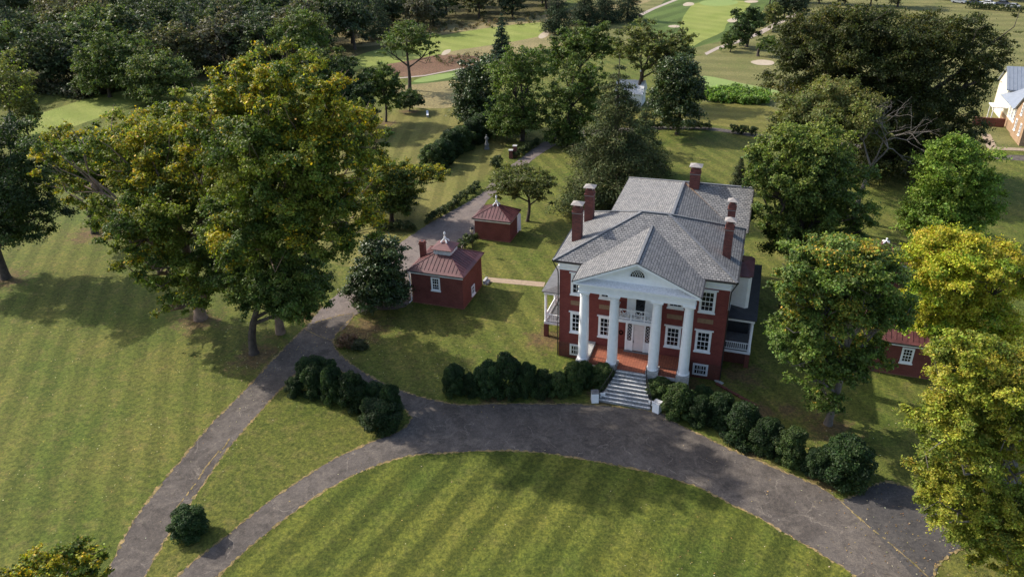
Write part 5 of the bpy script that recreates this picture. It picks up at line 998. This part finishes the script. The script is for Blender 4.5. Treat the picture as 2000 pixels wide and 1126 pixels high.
names = {0: ['round boxwood at the left tip of the wedge lawn row','tall boxwood at the road side of the wedge row','second boxwood from the left tip in the wedge row','tall upright boxwood left of centre in the wedge row','broad boxwood in the middle of the wedge row',
             'road-side boxwood right of the middle of the wedge row','boxwood between the broad one and the big front one in the wedge row','boxwood with a bare patch at the right end of the wedge row','biggest boxwood at the front right end of the wedge row','small boxwood at the back of the left wedge row'],
         1: ['leftmost boxwood of the row left of the steps','small second boxwood of the row left of the steps','third boxwood of the row left of the steps','tallest boxwood of the row left of the steps','fifth boxwood of the row left of the steps','sixth boxwood of the row left of the steps',
             'ragged light-leaved shrub in the row left of the steps','shrub before the leftmost portico column','shrub between the two left portico columns low down','shrub hugging the left handrail of the steps'],
         2: ['shrub hugging the right handrail of the steps','large shrub in front of the third and fourth columns','shrub next to the drive right of the steps','small low shrub under the right basement window','rounded shrub before the right house corner',
             'pointed boxwood, first of the free-standing right ones','second free-standing boxwood right of the pointed one','third free-standing boxwood along the right drive','lower shrub left of the biggest right boxwood','biggest boxwood at the far right end of the drive row'],
         3: ['single round boxwood alone on the grass between the two drives']}
ct = {0:0, 1:0, 2:0, 3:0}; gn = {0:'boxwoods on the wedge lawn', 1:'shrubs left of the front steps', 2:'shrubs right of the front steps'}
rg = random.Random(31)
for (x, y, r, h, g) in DATA['BS']:
    i = ct[g]; ct[g] += 1; me = BM[(i*3+g) % 4]
    if g == 2 and i == 5: me = BMC
    if (g == 1 and i in (6, 7, 9)) or (g == 2 and i in (0, 1, 7)): me = BL[i % 2]
    o = empty('boxwood_shrub', (x, y, -.05), rg.uniform(0, 6.28)); rr = r*1.22; o.scale = (rr, rr, h/2*1.08); tag(o, names[g][i], 'shrub', gn.get(g)); link('foliage', me, o)
for i, (x, y, r) in enumerate(DATA['BIG']):
    o = empty('evergreen_shrub', (x, y, -.05), rg.uniform(0, 6)); rr = r*1.1; o.scale = (rr, rr, 2.0+.1*(i % 3)); tag(o, ['near end','second','third','fourth','fifth','sixth','seventh','far end'][i]+' shrub of the tall dark evergreen screen by the statue', 'shrub', 'tall evergreen screen along the back lawn')
    link('foliage', BM[i % 4] if i % 3 else BL[0], o)
def hedge(a, b, w, h, label, i):
    a, b = Vector((*a, 0)), Vector((*b, 0)); L = (b-a).length; rng = np.random.default_rng(90+i); n = int(L*w*2.4*3)+20
    P_ = np.stack([rng.uniform(0, L, n), rng.uniform(-w/2*.7, w/2*.7, n), rng.uniform(.25, h-.25, n)], 1)
    cols = np.array([(.045,.065,.022),(.06,.08,.026),(.038,.055,.02)])[rng.integers(0,3,n)]
    me = leaf_data('hedge_foliage', P_, np.full((n, 3), .3), np.full(n, 46), .2, cols, rng, M['leaf'], shell=.3)
    d = b-a; o = empty('clipped_hedge', a, math.atan2(d.y, d.x)); tag(o, label, 'hedge'); link('foliage', me, o)
for i, (hd, lab) in enumerate(zip(DATA['HD'], ['long low clipped hedge along the left side of the gravel drive','short low hedge meeting the gravel drive under the huge sycamore','rough hedge beside the lamp post behind the cupola outbuilding','clipped hedge behind the dark magnolia on the back drive','clipped hedge right of the gap on the back drive','low hedge beside the two brick piers','short stub of hedge left of the spreading light green tree'])):
    hedge(hd[0], hd[1], hd[2], hd[3], lab, i)
for k, lab, c_, s_2 in (('weed1','brown withered shrub at the edge of the drive',[(.16,.09,.05),(.11,.075,.035)],1.0), ('weed2','little green shrub beside the withered brown one',[(.05,.06,.025)],.8)):
    me = bush_mesh(k, 1, 1.4, 2600, .16, c_, np.random.default_rng(5), mat='leaf'); o = empty('low_shrub', (*PT[k], -.05)); o.scale = (s_2*1.3, s_2*1.2, s_2*.7); tag(o, lab, 'shrub'); link('foliage', me, o)
# uncountable cover: bright weeds, woodland scrub
def cover(name, poly, n, size, cols, label, zmax, r, seed, per=26):
    rng = np.random.default_rng(seed); P_ = np.array(poly); lo, hi = P_.min(0), P_.max(0); out = []
    while len(out) < n:
        p = rng.uniform(lo, hi); c = False
        for i in range(len(P_)):
            x1, y1 = P_[i]; x2, y2 = P_[i-1]
            if (y1 > p[1]) != (y2 > p[1]) and p[0] < (x2-x1)*(p[1]-y1)/(y2-y1)+x1: c = not c
        if c: out.append((p[0], p[1], rng.uniform(.1, zmax)))
    cc = np.array(cols)[rng.integers(0, len(cols), n)]
    o = link(name, leaf_data(name, out, np.full((n, 3), r), np.full(n, per), size, cc, rng, M['leaf'])); tag(o, label, 'undergrowth', kind='stuff')
cover('weeds', PL['weeds'], 500, .5, [(.12,.20,.03),(.15,.24,.035),(.09,.14,.03)], 'band of bright green weeds across the golf meadow', 1.3, .7, 1)
cover('scrub', PL['scrub'], 500, .6, [(.07,.08,.035),(.10,.10,.05),(.05,.06,.03)], 'low grey-green scrub between the left fairway and the woodland', 1.6, 1.1, 2)
cover('scrub', PL['tan_d'], 260, .5, [(.10,.10,.045),(.16,.12,.06)], 'tufts of dry scrub along the far edge of the woodland', .8, .7, 3)
cover('scrub', [(-76,118),(-58,112),(-46,118),(-40,132),(-52,138),(-70,126)], 90, .45, [(.05,.06,.03),(.10,.085,.04)], 'dark low scrub in the straw field by the fairway', .6, .9, 4)
hd0, hd1 = PT['hedgecar'], PT['hedgecar2']
hedge(hd0, hd1, 2.2, 2.2, 'grey-green hedge in front of the far parked cars', 30)
